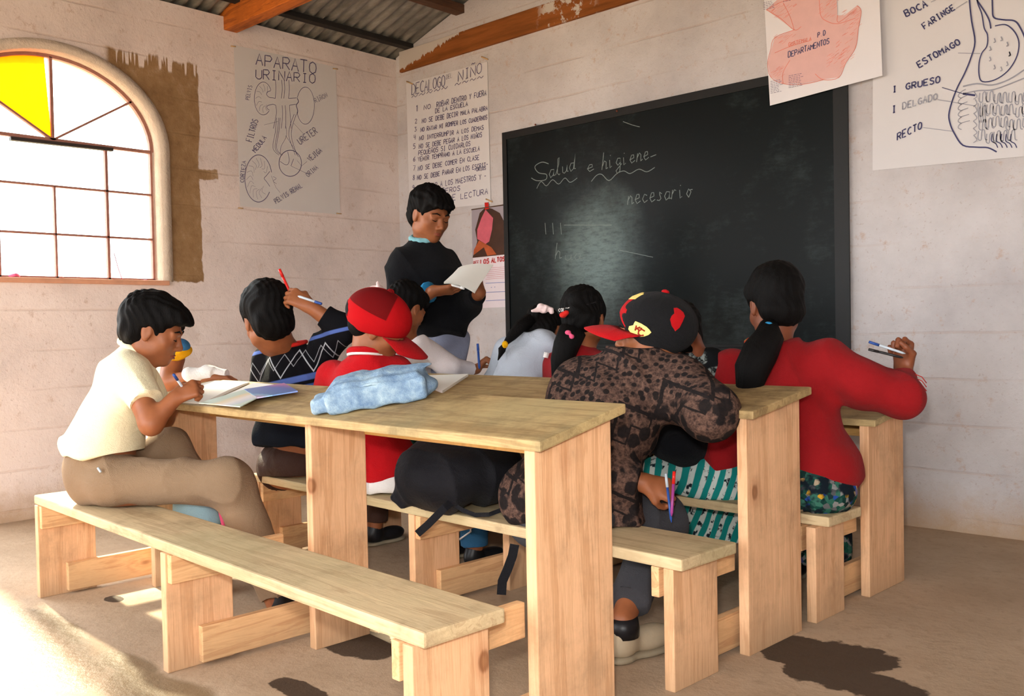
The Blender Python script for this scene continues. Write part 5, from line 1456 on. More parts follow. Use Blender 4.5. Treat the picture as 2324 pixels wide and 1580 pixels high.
# ------------------------------------------------------------------ 10  girl in red
def girl_red():
    root = thing('person', 'girl in red knit sweater with a long ponytail, seated at the right end', 'person', Jd(1820, 1100, 3.08) * A(1, 1, 0))
    hd = Jd(1757, 695, 3.16); s = 1.04; R = frame(cf * 0.92 - cr * 0.12 - cu * 0.36, cu)
    nb = Jd(1758, 785, 3.12); shL, shR = Jd(1668, 832, 3.26), Jd(1872, 820, 3.04)
    pel, ch = Jd(1830, 1085, 3.06), Jd(1790, 930, 3.12)
    elR, wrR = Jd(2050, 902, 2.96), Jd(2050, 838, 3.04)
    elL, wrL = Jd(1636, 1052, 3.28), Jd(1640, 985, 3.50)
    B = Blob(); head_parts(B, hd, R, s, nb, 0.050); torso(B, pel, ch, nb, shL, shR, 0.86)
    limb(B, shR, elR, wrR, 0.042, 0.038, 0.027); limb(B, shL, elL, wrL, 0.042, 0.038, 0.026)
    hand(B, wrR, cu * 0.98 + cr * 0.05 + cf * 0.15, -cr * 0.75 - cf * 0.4, 1, 1.0, 1.25, 1.0)
    kR, kL = pel + DY * 0.28 - DX * 0.08, pel + DY * 0.30 - DX * 0.20
    for q, k in ((1, kR), (-1, kL)): limb(B, pel + DX * 0.06 * q, k, A(k[0], k[1], 0.08), 0.06, 0.05, 0.034)
    B.build('body', HB, M['skin_dark'], root)
    hair_cap('hair', root, hd, R, s, seed=37, vol=1.06, nape=-0.085, amp=0.002, back=0.004)
    mb = MB(); mb.tube([Jd(1744, 735, 3.02), Jd(1745, 765, 2.99), Jd(1725, 800, 2.955), Jd(1706, 840, 2.94), Jd(1702, 875, 2.94), Jd(1706, 905, 2.96)], [0.028, 0.048, 0.058, 0.056, 0.044, 0.020], 14)
    pt = mb.build('ponytail', M['hair'], root)
    B = Blob(); B.ell(Jd(1743, 737, 2.985), (0.016, 0.012, 0.010), None, 0.004); B.ell(Jd(1749, 741, 2.985), (0.012, 0.010, 0.010), None, 0.004); B.build('blue_hair_tie', 0.0025, M['cuff_blue'], pt)
    B = Blob(); torso(B, Jd(1842, 1050, 3.09), Jd(1798, 930, 3.12), Jd(1764, 806, 3.13), shL, shR, 1.10, 1.28)
    B.cone(Jd(1775, 860, 3.12), Jd(1758, 778, 3.12), 0.14, 0.085, 0.06, flat=True)
    B.ell(Jd(1848, 1060, 3.09), (0.155, 0.13, 0.10), None, 0.05)
    B.cone(shR, Jd(1960, 870, 2.99), 0.076, 0.074, 0.05); B.cone(Jd(1960, 870, 2.99), elR, 0.072, 0.070, 0.04)
    B.cone(elR, Jd(2050, 850, 3.03), 0.066, 0.040, 0.03, flat=True)
    limb(B, shL, elL, wrL, 0.072, 0.066, 0.05, 0.05, flat=True)
    B.cut(Jd(1880, 1122, 3.1), -cu - cr * 0.16, 0.008, 0.5)
    B.build('sweater', 0.0065, M['red_knit'], root, folds(0.005, 20, seed=21))
    mb = MB(); c0 = Jd(1755, 786, 3.12)
    ring = [c0 + cr * math.cos(a) * 0.088 + cf * math.sin(a) * 0.07 + cu * (0.008 + 0.020 * math.sin(a)) for a in np.linspace(0, 2 * math.pi, 28)]
    mb.tube(ring, 0.010, 8, caps=False); mb.build('embroidered_neckline', M['neckline'], root)
    mb = MB()
    for k in range(4):
        p = Jd(2078, 850 + 9 * k, 2.99); mb.tube([p, p + cr * 0.02 - cu * 0.008, p + cr * 0.035 - cu * 0.028], 0.0015, 5)
    mb.build('cuff_fringe', M['red_trim'], root)
    B = Blob(); B.ell(pel + A(0, 0, -0.035), (0.165, 0.14, 0.10), None, 0.05)
    B.cone(pel + DX * 0.0, kR, 0.10, 0.085, 0.06); B.cone(pel - DX * 0.05, kL, 0.10, 0.09, 0.06)
    B.cut(D(-1.6, 2.82, 0.336), (0, 0, -1), 0.004, 0.13)
    B.cone(mix3(kR, kL, 0.1), A(*(mix3(kR, kL, 0.1)[:2]), 0.09), 0.09, 0.10, 0.05, flat=True)
    B.cone(mix3(kR, kL, 0.8), A(*(mix3(kR, kL, 0.8)[:2]), 0.09), 0.10, 0.11, 0.05, flat=True)
    B.build('skirt', HC, M['huipil'], root, folds(0.005, 28, seed=22))
    for px, py, dp, mt in ((1652, 1076, 3.235, 'yellow_cloth'), (1636, 1060, 3.25, 'blue_cloth')):
        B = Blob(); B.box(Jd(px, py, dp), (0.018, 0.014, 0.020), frame(cf, cu + cr * 0.4), 0.006); B.build('sash_end', 0.0035, M[mt], root)
    for k in (kR, kL): shoe(root, A(k[0], k[1], 0), DY, 0.85, M['black_shoe'], M['sole'])
    g = 'pens in the raised hand of the girl in red'
    pen('blue pen in the raised hand of the girl in red, upper of the two', Jd(2055, 803, 3.00), Jd(1972, 776, 3.02), M['pen_clear'], M['pen_blue'], 0.0042, group=g)
    pen('black pen in the raised hand of the girl in red, lower of the two', Jd(2050, 812, 2.99), Jd(1971, 793, 3.01), M['pen_black'], M['pen_black'], 0.0042, group=g)
M['neckline'] = floral('bright_embroidery', (176, 62, 34), (170, 180, 110), 60)

# ------------------------------------------------------------------ 11  young man standing and reading
def reader():
    root = thing('person', 'young man standing in the corner in black sweatshirt and pale jeans, reading papers', 'person', Jd(985, 1200, 4.7) * A(1, 1, 0))
    hd = Jd(975, 490, 4.70); s = 1.14
    f = -cf * 0.66 + cr * 0.60 - cu * 0.34; R = frame(f, cu)
    nb = Jd(960, 560, 4.74); shR, shL = Jd(908, 592, 4.64), Jd(1018, 594, 4.84)
    pel, ch = Jd(985, 770, 4.78), Jd(965, 655, 4.76)
    elR, wrR = Jd(905, 710, 4.56), Jd(985, 660, 4.42); elL, wrL = Jd(1062, 692, 4.72), Jd(1090, 664, 4.50)
    fR, fL = Jd(965, 1185, 4.75), Jd(1010, 1190, 4.82)
    B = Blob(); head_parts(B, hd, R, s, nb, 0.046); torso(B, pel, ch, nb, shL, shR, 0.86)
    limb(B, shR, elR, wrR, 0.048, 0.042, 0.028); limb(B, shL, elL, wrL, 0.048, 0.042, 0.028)
    hand(B, wrR, cr * 0.96 + cu * 0.05 - cf * 0.05, cu * 0.85 + cf * 0.4, -1, 1.0, 0.35, 0.3)
    hand(B, wrL, -cr * 0.05 + cu * 0.45 - cf * 0.1, -cr * 0.8 + cf * 0.2, -1, 0.95, 0.9, 0.5)
    for q, a_ in ((-1, fR), (1, fL)): limb(B, pel + cr * 0.08 * q, mix3(pel + cr * 0.08 * q, A(a_[0], a_[1], 0.08), 0.5), A(a_[0], a_[1], 0.08), 0.075, 0.055, 0.04)
    B.build('body', 0.0045, M['skin'], root)
    face_details(root, hd, R, s, None)
    hair_cap('hair', root, hd, R, s, seed=41, vol=1.04, fringe=0.016, amp=0.004, h=0.0045)
    B = Blob(); torso(B, Jd(988, 740, 4.78), Jd(965, 655, 4.76), Jd(960, 568, 4.75), shL, shR, 1.12, 1.35)
    B.cone(Jd(962, 612, 4.75), Jd(963, 545, 4.74), 0.18, 0.078, 0.07, flat=True)
    B.ell(Jd(1005, 725, 4.76), (0.15, 0.13, 0.10), None, 0.05)
    limb(B, shR, elR, Jd(972, 664, 4.45), 0.066, 0.066, 0.050, 0.07, flat=True)
    limb(B, shL, elL, Jd(1084, 671, 4.54), 0.066, 0.062, 0.048, 0.07, flat=True)
    B.cut(Jd(1000, 768, 4.78), -cu - cr * 0.1, 0.01, 0.5)
    B.build('sweatshirt', HC, M['navy'], root, folds(0.006, 18, seed=24))
    B = Blob(); 
    for a0 in np.linspace(0, 2 * math.pi, 15)[:-1]:
        q = lambda a: Jd(963, 543, 4.73) + cr * math.cos(a) * 0.066 + cf * math.sin(a) * 0.062 + cu * (0.020 * math.sin(a) + 0.004)
        B.cone(q(a0), q(a0 + 0.45), 0.014, 0.014, 0.008)
    B.build('collar', 0.005, M['collar_blue'], root)
    mb = MB(); mb.tube([Jd(970, 664, 4.45), Jd(975, 663, 4.44)], 0.051, 14); mb.build('cuff', M['cuff_blue'], root)
    B = Blob(); B.ell(pel, (0.15, 0.12, 0.10), None, 0.04)
    for q, a_ in ((-1, fR), (1, fL)): limb(B, pel + cr * 0.08 * q, mix3(pel + cr * 0.08 * q, A(a_[0], a_[1], 0.06), 0.5), A(a_[0], a_[1], 0.06), 0.10, 0.085, 0.075, 0.04, flat=True)
    B.build('jeans', 0.009, M['jeans'], root, folds(0.006, 26, seed=25))
    for a_ in (fR, fL): shoe(root, A(a_[0], a_[1], 0), -cf + cr, 1.1, M['black_shoe'], M['sole'])
    # sheaf of papers
    pr = thing('papers', 'open sheaf of white papers held by the standing young man', 'papers', Jd(1060, 640, 4.44))
    c = [Jd(1008, 642, 4.36), Jd(1047, 606, 4.58), Jd(1120, 603, 4.56), Jd(1078, 654, 4.31)]
    for k, (da, db) in enumerate(((0, 0), (0.006, 0.01), (0.012, 0.016))):
        n_ = unit(np.cross(c[1] - c[0], c[3] - c[0])); off = n_ * (0.0035 * k) + cu * 0.000 - cf * 0.03
        mb = MB(); g = 6; vs = []
        for i in range(g + 1):
            for j in range(g + 1):
                u_, v_ = i / g, j / g
                p = (c[0] * (1 - u_) + c[3] * u_) * (1 - v_) + (c[1] * (1 - u_) + c[2] * u_) * v_
                vs.append(p + off + cu * (0.010 * math.sin(math.pi * u_) - 0.02 * u_ * u_ * (1 - v_)) + cr * (-da * v_))
        N = len(vs); vs += [v - n_ * 0.001 for v in vs]
        fs = []
        for i in range(g):
            for j in range(g):
                a = i * (g + 1) + j; fs += [(a, a + 1, a + g + 2, a + g + 1), (N + a + g + 1, N + a + g + 2, N + a + 1, N + a)]
        mb.add(vs, fs, True); mb.build('sheet', M['paper'], pr)
    pen('white pen held against the papers by the standing young man', Jd(1024, 646, 4.37), Jd(1054, 655, 4.34), M['white_plastic'], M['white_plastic'], 0.006)
M['white_plastic'] = plain('white_plastic', srgb(228, 226, 222), 0.35, bump=0)
girl_white(); girl_grey(); gc = girl_clips(); boy_kc(); girl_teal(); girl_red(); reader()
def oval(cx, cy, rx, ry, a0=0, a1=360, n=22, rot=0):
    r = math.radians(rot)
    o = []
    for k in range(n + 1):
        a = math.radians(a0 + (a1 - a0) * k / n); x, y = rx * math.cos(a), ry * math.sin(a)
        o.append((cx + x * math.cos(r) - y * math.sin(r), cy + x * math.sin(r) + y * math.cos(r)))
    return o
def sheet(name, label, cat, corners, mat, thick, parent=None, curl=0.0, nrm=(0, -1, 0)):
    """paper sheet with real thickness through 4 world corners"""
    c = [A(*q) for q in corners]; nrm = unit(nrm); g = 12
    vs = []
    for i in range(g + 1):
        for j in range(g + 1):
            u_, v_ = i / g, j / g
            p = (c[0] * (1 - u_) + c[1] * u_) * (1 - v_) + (c[3] * (1 - u_) + c[2] * u_) * v_
            vs.append(p + nrm * (curl * (0.5 + 0.5 * math.sin(u_ * 7 + v_ * 3)) * (0.3 + v_)))
    N = len(vs); vs += [v - nrm * thick for v in vs]; fs = []
    for i in range(g):
        for j in range(g):
            a = i * (g + 1) + j; fs += [(a, a + g + 1, a + g + 2, a + 1), (N + a + 1, N + a + g + 2, N + a + g + 1, N + a)]
    for k in range(g):
        a = k; b = k + 1; fs.append((a, b, N + b, N + a)); a = g * (g + 1) + k; b = a + 1; fs.append((b, a, N + a, N + b))
        a = k * (g + 1); b = a + g + 1; fs.append((b, a, N + a, N + b)); a = k * (g + 1) + g; b = a + g + 1; fs.append((a, b, N + b, N + a))
    me = mesh_from(name, vs, fs, False)
    root = thing(name, label, cat, (c[0] + c[2]) / 2) if parent is None else parent
    link('sheet' if parent is None else name, me, mat, root)
    return root
def poly(mb, pts, mp):
    from mathutils.geometry import tessellate_polygon
    tris = tessellate_polygon([[Vector((p[0], p[1], 0)) for p in pts]])
    mb.add([mp(*p) for p in pts], [tuple(t_) for t_ in tris])
M['poster'] = plain('thin_poster_paper', srgb(212, 208, 208), 0.85, 0.03, 6, 0.1)
M['poster_l'] = plain('thin_poster_paper_left', srgb(210, 204, 200), 0.85, 0.03, 6, 0.1)
M['ink'] = plain('violet_marker_ink', srgb(96, 88, 118), 0.8, 0.1, bump=0)
M['ink_dark'] = plain('dark_blue_marker', srgb(66, 66, 104), 0.8, 0.1, bump=0)
M['ink_light'] = plain('grey_marker', srgb(150, 150, 160), 0.8, 0.1, bump=0)
M['ink_orange'] = plain('orange_pencil', srgb(226, 130, 112), 0.8, 0.1, bump=0)
M['map_pink'] = plain('pink_crayon', srgb(222, 178, 172), 0.85, 0.08, 18, bump=0)
M['tape'] = plain('old_tape', srgb(198, 160, 112), 0.5)
M['nail'] = plain('rusty_nail', srgb(120, 60, 40), 0.6)
NL, NF = A(1, 0, 0), A(0, -1, 0)
def lw(off): return lambda x, y: at_x(x, y, XL + off)
def fw(off): return lambda x, y: at_y(x, y, YF - off)

# ------------------------------------------------------------------ poster: urinary system, on the left wall
K = 2.4686
m_ = lw(0.0035); m2 = lambda x, y: lw(0.0072)(x / K, y / K)
P1 = sheet('anatomy_poster', 'hand-drawn kidney poster headed APARATO URINARIO on the window wall', 'poster', [m_(530, 102), m_(762, 152), m_(772, 487), m_(545, 468)], M['poster_l'], 0.0006, nrm=NL, curl=0.002)
mb = MB()
texto(P1, 'ink', 'APARATO', (1428, 362), (1775, 418), 68, 0.0062, m2, NL, wf=0.78); texto(P1, 'ink', 'URINARIO', (1428, 440), (1770, 468), 54, 0.0058, m2, NL, wf=0.78)
texto(P1, 'ink', 'PELVIS', (1395, 562), (1414, 480), 22, 0.0030, m2, NL, 'perp'); texto(P1, 'ink', 'RIÑON', (1768, 578), (1840, 540), 26, 0.0030, m2, NL, 'perp')
texto(P1, 'ink', 'FILTROS', (1412, 798), (1448, 672), 36, 0.0044, m2, NL, 'perp'); texto(P1, 'ink', 'MEDULA', (1432, 858), (1496, 772), 28, 0.0046, m2, NL, 'perp')
texto(P1, 'ink', 'CORTEZA', (1366, 1025), (1378, 900), 22, 0.0036, m2, NL, 'perp'); texto(P1, 'ink', 'URETER', (1680, 812), (1784, 742), 36, 0.0044, m2, NL, 'perp')
texto(P1, 'ink', 'VEJIGA', (1738, 908), (1808, 848), 30, 0.0046, m2, NL, 'perp'); texto(P1, 'ink', 'ORINA', (1726, 994), (1786, 942), 28, 0.0036, m2, NL, 'perp')
texto(P1, 'ink', 'PELVIS RENAL', (1546, 1142), (1698, 1048), 28, 0.0042, m2, NL, 'perp')
mb = MB()
S = lambda pts, w=0.0032, sm=True: stroke(mb, pts, w, m2, NL, sm)
S(oval(1475, 552, 50, 92, 50, 330)); S([(1517, 508), (1500, 515), (1494, 530), (1508, 545), (1530, 548)]); S([(1510, 618), (1496, 606), (1500, 592), (1530, 584)])
S(oval(1711, 592, 50, 104, 205, 520)); S([(1665, 550), (1672, 570), (1660, 590), (1668, 620), (1664, 640)], 0.005)
S(oval(1448, 1000, 76, 132, 35, 345), 0.0042); S([(1512, 960), (1492, 985), (1480, 1000), (1495, 1020), (1512, 1045)])
for q in range(9):
    a = math.radians(60 + q * 30); S([(1475 + 44 * math.cos(a), 552 + 80 * math.sin(a)), (1478 + 30 * math.cos(a + .2), 552 + 55 * math.sin(a + .2)), (1484 + 20 * math.cos(a), 552 + 40 * math.sin(a))], 0.0016)
for q in range(14):
    a = math.radians(50 + q * 21); S([(1446 + 66 * math.cos(a), 1000 + 116 * math.sin(a)), (1448 + 46 * math.cos(a + .25), 1000 + 80 * math.sin(a + .25)), (1452 + 34 * math.cos(a - .1), 1000 + 60 * math.sin(a - .1))], 0.0014)
for x in (1543, 1578, 1592, 1618): S([(x, 448), (x + 3, 500), (x - 2, 552)], 0.0030)
for x in (1545, 1580, 1598, 1622): S([(x, 590), (x + 3, 640), (x - 2 + (x - 1585) * 0.3, 720)], 0.0028)
S([(1530, 548), (1543, 552)]); S([(1618, 552), (1662, 548)]); S([(1530, 584), (1545, 590)]); S([(1622, 590), (1658, 584)])
for dx_ in (-6, 6, 14): S([(1556 + dx_, 660), (1548 + dx_, 740), (1535 + dx_, 830), (1570 + dx_, 870)], 0.0026)
S([(1660, 640), (1640, 700), (1632, 760), (1650, 830), (1672, 880)], 0.0028); S([(1648, 640), (1626, 700), (1618, 760), (1640, 830), (1655, 870)], 0.0028)
S([(1600, 700), (1605, 760), (1575, 820), (1570, 860)], 0.0022); S([(1600, 760), (1640, 820), (1665, 870)], 0.0022)
S(oval(1626, 915, 63, 73), 0.0044); S([(1612, 850), (1620, 900), (1605, 925), (1570, 905)], 0.003); S([(1630, 930), (1645, 890)], 0.003)
S([(1665, 900), (1690, 930), (1720, 905)], 0.0018, False); S([(1630, 930), (1725, 975)], 0.0018, False); S([(1645, 690), (1700, 750)], 0.0018, False); S([(1480, 700), (1560, 680)], 0.0014, False)
S([(1520, 985), (1545, 1050), (1570, 1080)], 0.0016, False); S([(1530, 990), (1548, 1000), (1530, 1015), (1550, 1030)], 0.002)
mb.build('drawing', M['ink'], P1)
for (x, y) in ((1308, 258), (1880, 384), (1350, 1165), (1900, 1195)):
    mb = MB(); mb.tube([m2(x - 14, y), m2(x + 12, y + 3)], 0.0042, 6); mb.build('tape', M['tape'], P1)

# ------------------------------------------------------------------ poster: ten rules, on the front wall beside the corner
m_ = fw(0.0035); m2 = fw(0.0072)
P2 = sheet('rules_poster', 'tall handwritten sheet of ten rules headed DECALOGO, above the standing young man', 'poster', [m_(922, 190), m_(1106, 140), m_(1114, 463), m_(930, 480)], M['poster'], 0.0006, nrm=NF, curl=0.002)
mb = MB()
T = lambda s, p0, p1, h, w=0.0048, wf=0.74: texto(P2, 'ink', s, p0, p1, h, w, m2, NF, wf=wf)
T('DECALOGO', (933, 216), (1010, 196), 25, 0.0052, 0.8); T('DEL', (1012, 180), (1026, 176), 10, 0.0022); T('NIÑO', (1038, 186), (1094, 165), 24, 0.0052, 0.8)
mb = MB()
for q in range(5): stroke(mb, [(934 + q * 17, 222 - q * 4.6), (939 + q * 17, 217 - q * 4.6), (943 + q * 17, 220 - q * 4.6), (948 + q * 17, 214 - q * 4.6)], 0.004, m2, NF)
mb.build('wavy_underline', M['ink'], P2)
mb = MB()
for q in range(4): stroke(mb, [(1032 + q * 17, 194 - q * 5), (1037 + q * 17, 189 - q * 5), (1041 + q * 17, 192 - q * 5), (1046 + q * 17, 187 - q * 5)], 0.004, m2, NF)
mb.build('wavy_underline', M['ink'], P2)
T('1', (942, 254), (951, 252), 14, 0.007); T('NO', (961, 250), (978, 246), 11); T('ROBAR DENTRO Y FUERA', (990, 244), (1104, 216), 12); T('DE LA ESCUELA', (987, 257), (1062, 240), 10)
T('2', (941, 281), (947, 279), 10); T('NO SE DEBE DECIR MALA PALABRA', (957, 280), (1107, 250), 10.5); T('3', (940, 299), (946, 297), 10); T('NO RAYAR NI ROMPER LOS CUADERNOS', (954, 300), (1106, 271), 10, 0.005)
T('4', (938, 318), (944, 316), 11); T('NO INTERRUMPIR A LOS DEMAS', (951, 319), (1098, 294), 10); T('5', (937, 339), (943, 337), 11); T('NO SE DEBE PEGAR A LOS NIÑOS', (950, 338), (1094, 311), 10.5)
T('PEQUEÑOS SI CUIDARLOS', (949, 353), (1068, 331), 10.5); T('6', (937, 367), (943, 365), 10); T('VENIR TEMPRANO A LA ESCUELA', (948, 367), (1089, 342), 10)
T('7', (937, 388), (943, 386), 11); T('NO SE DEBE COMER EN CLASE', (948, 388), (1088, 362), 10.5); T('8', (936, 410), (942, 408), 11); T('NO SE DEBE PARAR EN LOS ESCRIT-', (946, 409), (1108, 378), 10.5); T('-ORIOS', (1076, 390), (1103, 385), 8)
T('9', (935, 434), (941, 432), 13); T('RESPETAR A LOS MAESTROS Y -', (946, 433), (1104, 405), 12); T('COMPAÑEROS', (958, 449), (1045, 432), 11); T('10', (932, 472), (944, 470), 13); T('HORAS DE LECTURA', (962, 468), (1108, 440), 13)
for (x, y) in ((930, 188), (1100, 132), (1110, 455)):
    mb = MB(); mb.tube([m2(x - 7, y - 3), m2(x + 7, y + 3)], 0.005, 6); mb.build('tape', M['tape'], P2)

# ------------------------------------------------------------------ calendar
K2 = 1738 / 660.0
g2 = lambda x, y: (840 + x / K2, 100 + y / K2)
m_ = fw(0.005); mA = lambda x, y: fw(0.0085)(*g2(x, y)); mB2 = lambda x, y: fw(0.0095)(*g2(x, y)); mC = lambda x, y: fw(0.0105)(*g2(x, y)); mD = lambda x, y: fw(0.0115)(*g2(x, y))
P3 = sheet('calendar', 'wall calendar with a portrait picture and red LOS ALTOS lettering beside the blackboard', 'calendar', [m_(1070, 479), m_(1144, 467), m_(1150, 697), m_(1077, 700)], plain('calendar_paper', srgb(226, 214, 218), 0.6, 0.03, bump=0), 0.0015, nrm=NF)
mb = MB(); poly(mb, [(606, 992), (803, 963), (806, 1258), (612, 1278)], mA); mb.build('picture', plain('picture_ground', srgb(158, 148, 154), 0.4, 0.1, 8, 0), P3)
mb = MB(); poly(mb, [(655, 1010), (690, 975), (730, 985), (775, 1010), (800, 1060), (806, 1258), (612, 1278), (640, 1180), (628, 1110)], mB2); mb.build('dark_hair_patch', plain('picture_brown', srgb(66, 38, 24), 0.4, 0.5, 12, 0), P3)
mb = MB(); poly(mb, [(690, 990), (735, 1040), (728, 1110), (712, 1180), (690, 1195), (640, 1165), (640, 1110), (665, 1040)], mC)
mb.build('pink_patch', plain('picture_pink', srgb(206, 96, 110), 0.4, 0.25, 20, 0), P3)
mb = MB(); poly(mb, [(620, 1230), (650, 1175), (690, 1195), (725, 1215), (755, 1257), (700, 1265), (680, 1215), (640, 1245), (618, 1262)], mD); mb.build('orange_patch', plain('picture_skin', srgb(176, 84, 40), 0.4, 0.4, 25, 0), P3)
mb = MB()
text(mb, 'LOS', (658, 1318), (712, 1309), 27, 0.0075, mA, NF, wf=0.72, jit=0.02); text(mb, 'ALTOS', (722, 1308), (806, 1296), 27, 0.0075, mA, NF, wf=0.72, jit=0.02); text(mb, 'REF', (616, 1322), (650, 1317), 22, 0.004, mA, NF, wf=0.72, jit=0.02)
for q in range(7): stroke(mb, [(690 + q % 2 * 8, 1340 + q * 11), (803, 1332 + q * 11)], 0.0014, mA, NF, False)
mb.build('red_print', plain('red_print', srgb(190, 52, 48), 0.5, bump=0), P3)
mb = MB()
for y in (1430, 1485, 1535): stroke(mb, [(690, y), (807, y - 6)], 0.0034, mA, NF, False)
for x, y in ((722, 1455), (742, 1453)): stroke(mb, [(x, y), (x + 6, y - 1)], 0.004, mA, NF, False)
mb.build('blue_print', plain('blue_print', srgb(110, 124, 178), 0.5, bump=0), P3)
mb = MB(); mb.tube([mD(606, 990), mD(803, 961)], 0.0035, 6); mb.build('metal_rail', plain('calendar_rail', srgb(92, 64, 44), 0.5), P3)
mb = MB(); poly(mb, [(684, 948), (706, 946), (710, 985), (686, 990)], mD); mb.build('red_hanger', M['red_trim'], P3)

# ------------------------------------------------------------------ blackboard
t = NT('chalkboard')
v = t.obj()
n1 = t.noise(v, 2.2, 6, 0.7); n2 = t.noise(t.obj(scale=(1, 1, 3)), 14, 5, 0.75)
x, y, z = t.sep(v)
sm = t.math('MULTIPLY', t.step(t.math('ADD', n1, t.math('MULTIPLY', n2, 0.35)), 0.66, 0.98), 0.20)
c = t.mix(sm, srgb(14, 19, 20), srgb(100, 114, 114))
# window glare painted into the board colour
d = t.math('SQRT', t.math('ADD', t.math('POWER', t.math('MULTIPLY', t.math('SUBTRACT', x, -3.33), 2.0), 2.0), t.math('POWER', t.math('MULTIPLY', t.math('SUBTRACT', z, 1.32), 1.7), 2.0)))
glare = t.math('MULTIPLY', t.step(t.math('ADD', d, t.math('MULTIPLY', t.math('SUBTRACT', n1, 0.5), 0.9)), 0.85, 0.10), t.step(n2, 0.10, 0.62))
c = t.mix(t.math('MULTIPLY', glare, 0.80), c, srgb(124, 142, 140))
t.out(c, t.math('ADD', 0.30, t.math('MULTIPLY', n2, 0.10)), 0.11)
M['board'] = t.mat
bb = thing('blackboard', 'large dark blackboard with chalk words on the whitewashed wall', 'blackboard', (-2.92, YF, 1.5))
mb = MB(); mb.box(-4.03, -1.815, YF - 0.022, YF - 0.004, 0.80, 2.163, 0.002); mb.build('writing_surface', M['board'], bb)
M['board_frame'] = plain('black_frame', srgb(18, 18, 19), 0.5)
mb = MB()
mb.box(-4.035, -1.81, YF - 0.030, YF - 0.022, 2.120, 2.166, 0.001); mb.box(-4.035, -1.81, YF - 0.030, YF - 0.022, 0.795, 0.83, 0.001)
mb.box(-4.036, -4.000, YF - 0.0305, YF - 0.022, 0.795, 2.1665, 0.001); mb.box(-1.88, -1.809, YF - 0.0305, YF - 0.022, 0.795, 2.1665, 0.001)
mb.build('frame', M['board_frame'], bb)
mb = MB(); mb.box(-4.0, -1.85, YF - 0.085, YF - 0.030, 0.80, 0.815, 0.002); mb.build('chalk_ledge', M['board_frame'], bb)
mC = fw(0.0232)
M['chalk'] = plain('chalk', srgb(128, 138, 134), 0.95, 0.3, 60, bump=0)
mb = MB()
def T(s, p0, p1, h, w=0.0040, wf=0.86): texto(bb, 'chalk', s, p0, p1, h, w, mC, NF, wf=wf, jit=0.1, name='chalk_word')
stroke(mb, [(1245, 372), (1230, 368), (1214, 378), (1222, 392), (1240, 396), (1238, 408), (1218, 410), (1206, 404)], 0.0045, mC, NF)
T('alud', (1244, 405), (1305, 386), 36); T('e', (1330, 391), (1350, 387), 30); T('higieneç', (1364, 386), (1490, 358), 36)
T('necesario', (1422, 465), (1572, 447), 38)
stroke(mb, [(1218, 428), (1228, 412), (1240, 422), (1254, 408), (1268, 418), (1282, 404), (1294, 414), (1310, 404)], 0.004, mC, NF)
stroke(mb, [(1342, 412), (1354, 398), (1366, 396), (1382, 410), (1400, 394), (1416, 388), (1430, 394), (1450, 384), (1468, 390), (1486, 380)], 0.004, mC, NF)
for x in (1237, 1254, 1272): stroke(mb, [(x, 506), (x + 2, 532)], 0.004, mC, NF, False)
stroke(mb, [(1280, 511), (1388, 511)], 0.003, mC, NF, False)
T('h', (1258, 588), (1275, 586), 34); T('uay', (1280, 592), (1340, 588), 26, 0.0025)
stroke(mb, [(1406, 568), (1440, 575), (1482, 584)], 0.003, mC, NF); stroke(mb, [(1414, 276), (1436, 284), (1452, 288)], 0.0035, mC, NF)
mb.build('chalk_marks', M['chalk'], bb)
for (x, y) in ((1215, 283), (1400, 252)):
    mb = MB(); mb.tube([fw(0.035)(x, y), fw(0.0)(x, y)], 0.006, 6); mb.build('nail', M['nail'], bb)

# ------------------------------------------------------------------ pink map poster hanging over the blackboard corner
K3 = 2288 / 724.0
g3 = lambda x, y: (1600 + x / K3, y / K3)
m_ = fw(0.040); mA = lambda x, y: fw(0.0450)(*g3(x, y)); mB3 = lambda x, y: fw(0.0456)(*g3(x, y)); mX = lambda x, y: fw(0.0462)(*g3(x, y))
P4 = sheet('map_poster', 'white sheet with a pink crayoned map, hanging over the top corner of the blackboard', 'poster', [m_(1728, -120), m_(1990, -175), m_(2003, 172), m_(1748, 240)], plain('white_poster', srgb(226, 222, 224), 0.8, 0.03, 6, 0.1), 0.0007, nrm=NF, curl=0.003)
mb = MB(); poly(mb, [(440, 70), (560, -40), (560, -120), (940, -120), (950, 110), (1000, 110), (1090, 40), (1120, 80), (1080, 340), (1010, 450), (960, 555), (850, 570), (700, 600), (560, 600), (470, 550), (450, 450), (500, 270), (640, 215)], mA)
mb.build('pink_map', M['map_pink'], P4)
mb = MB()
for pts in ([(440, 70), (540, 130), (640, 215), (690, 190)], [(440, 70), (560, 10), (700, -10), (940, -10)], [(640, 215), (500, 270), (470, 360), (450, 450), (470, 550), (560, 600), (700, 605), (850, 572)], [(1090, 40), (1120, 80), (1100, 200), (1080, 340), (1010, 450), (960, 555), (850, 572), (790, 530)],
            [(560, 20), (610, 120), (640, 215)], [(820, 0), (830, 110), (870, 150), (950, 170), (1080, 130)], [(500, 380), (620, 330), (760, 290)], [(950, 110), (960, 160), (1090, 60)], [(560, 600), (560, 520), (610, 430)]): stroke(mb, pts, 0.0026, mB3, NF)
rh = random.Random(9)
for (cx, cy, ww, hh, n_) in ((560, 90, 90, 50, 26), (880, 60, 70, 70, 30), (1040, 170, 60, 90, 34), (990, 360, 60, 70, 26), (560, 290, 70, 30, 16), (520, 520, 50, 40, 16), (930, 440, 60, 50, 22)):
    for q in range(n_):
        x, y = cx + rh.uniform(-ww, ww), cy + rh.uniform(-hh, hh); stroke(mb, [(x, y), (x + 26, y - 20)], 0.0013, mB3, NF, False)
texto(P4, 'ink_orange', 'GUATEMALA', (596, 335), (765, 290), 28, 0.0030, mX, NF)
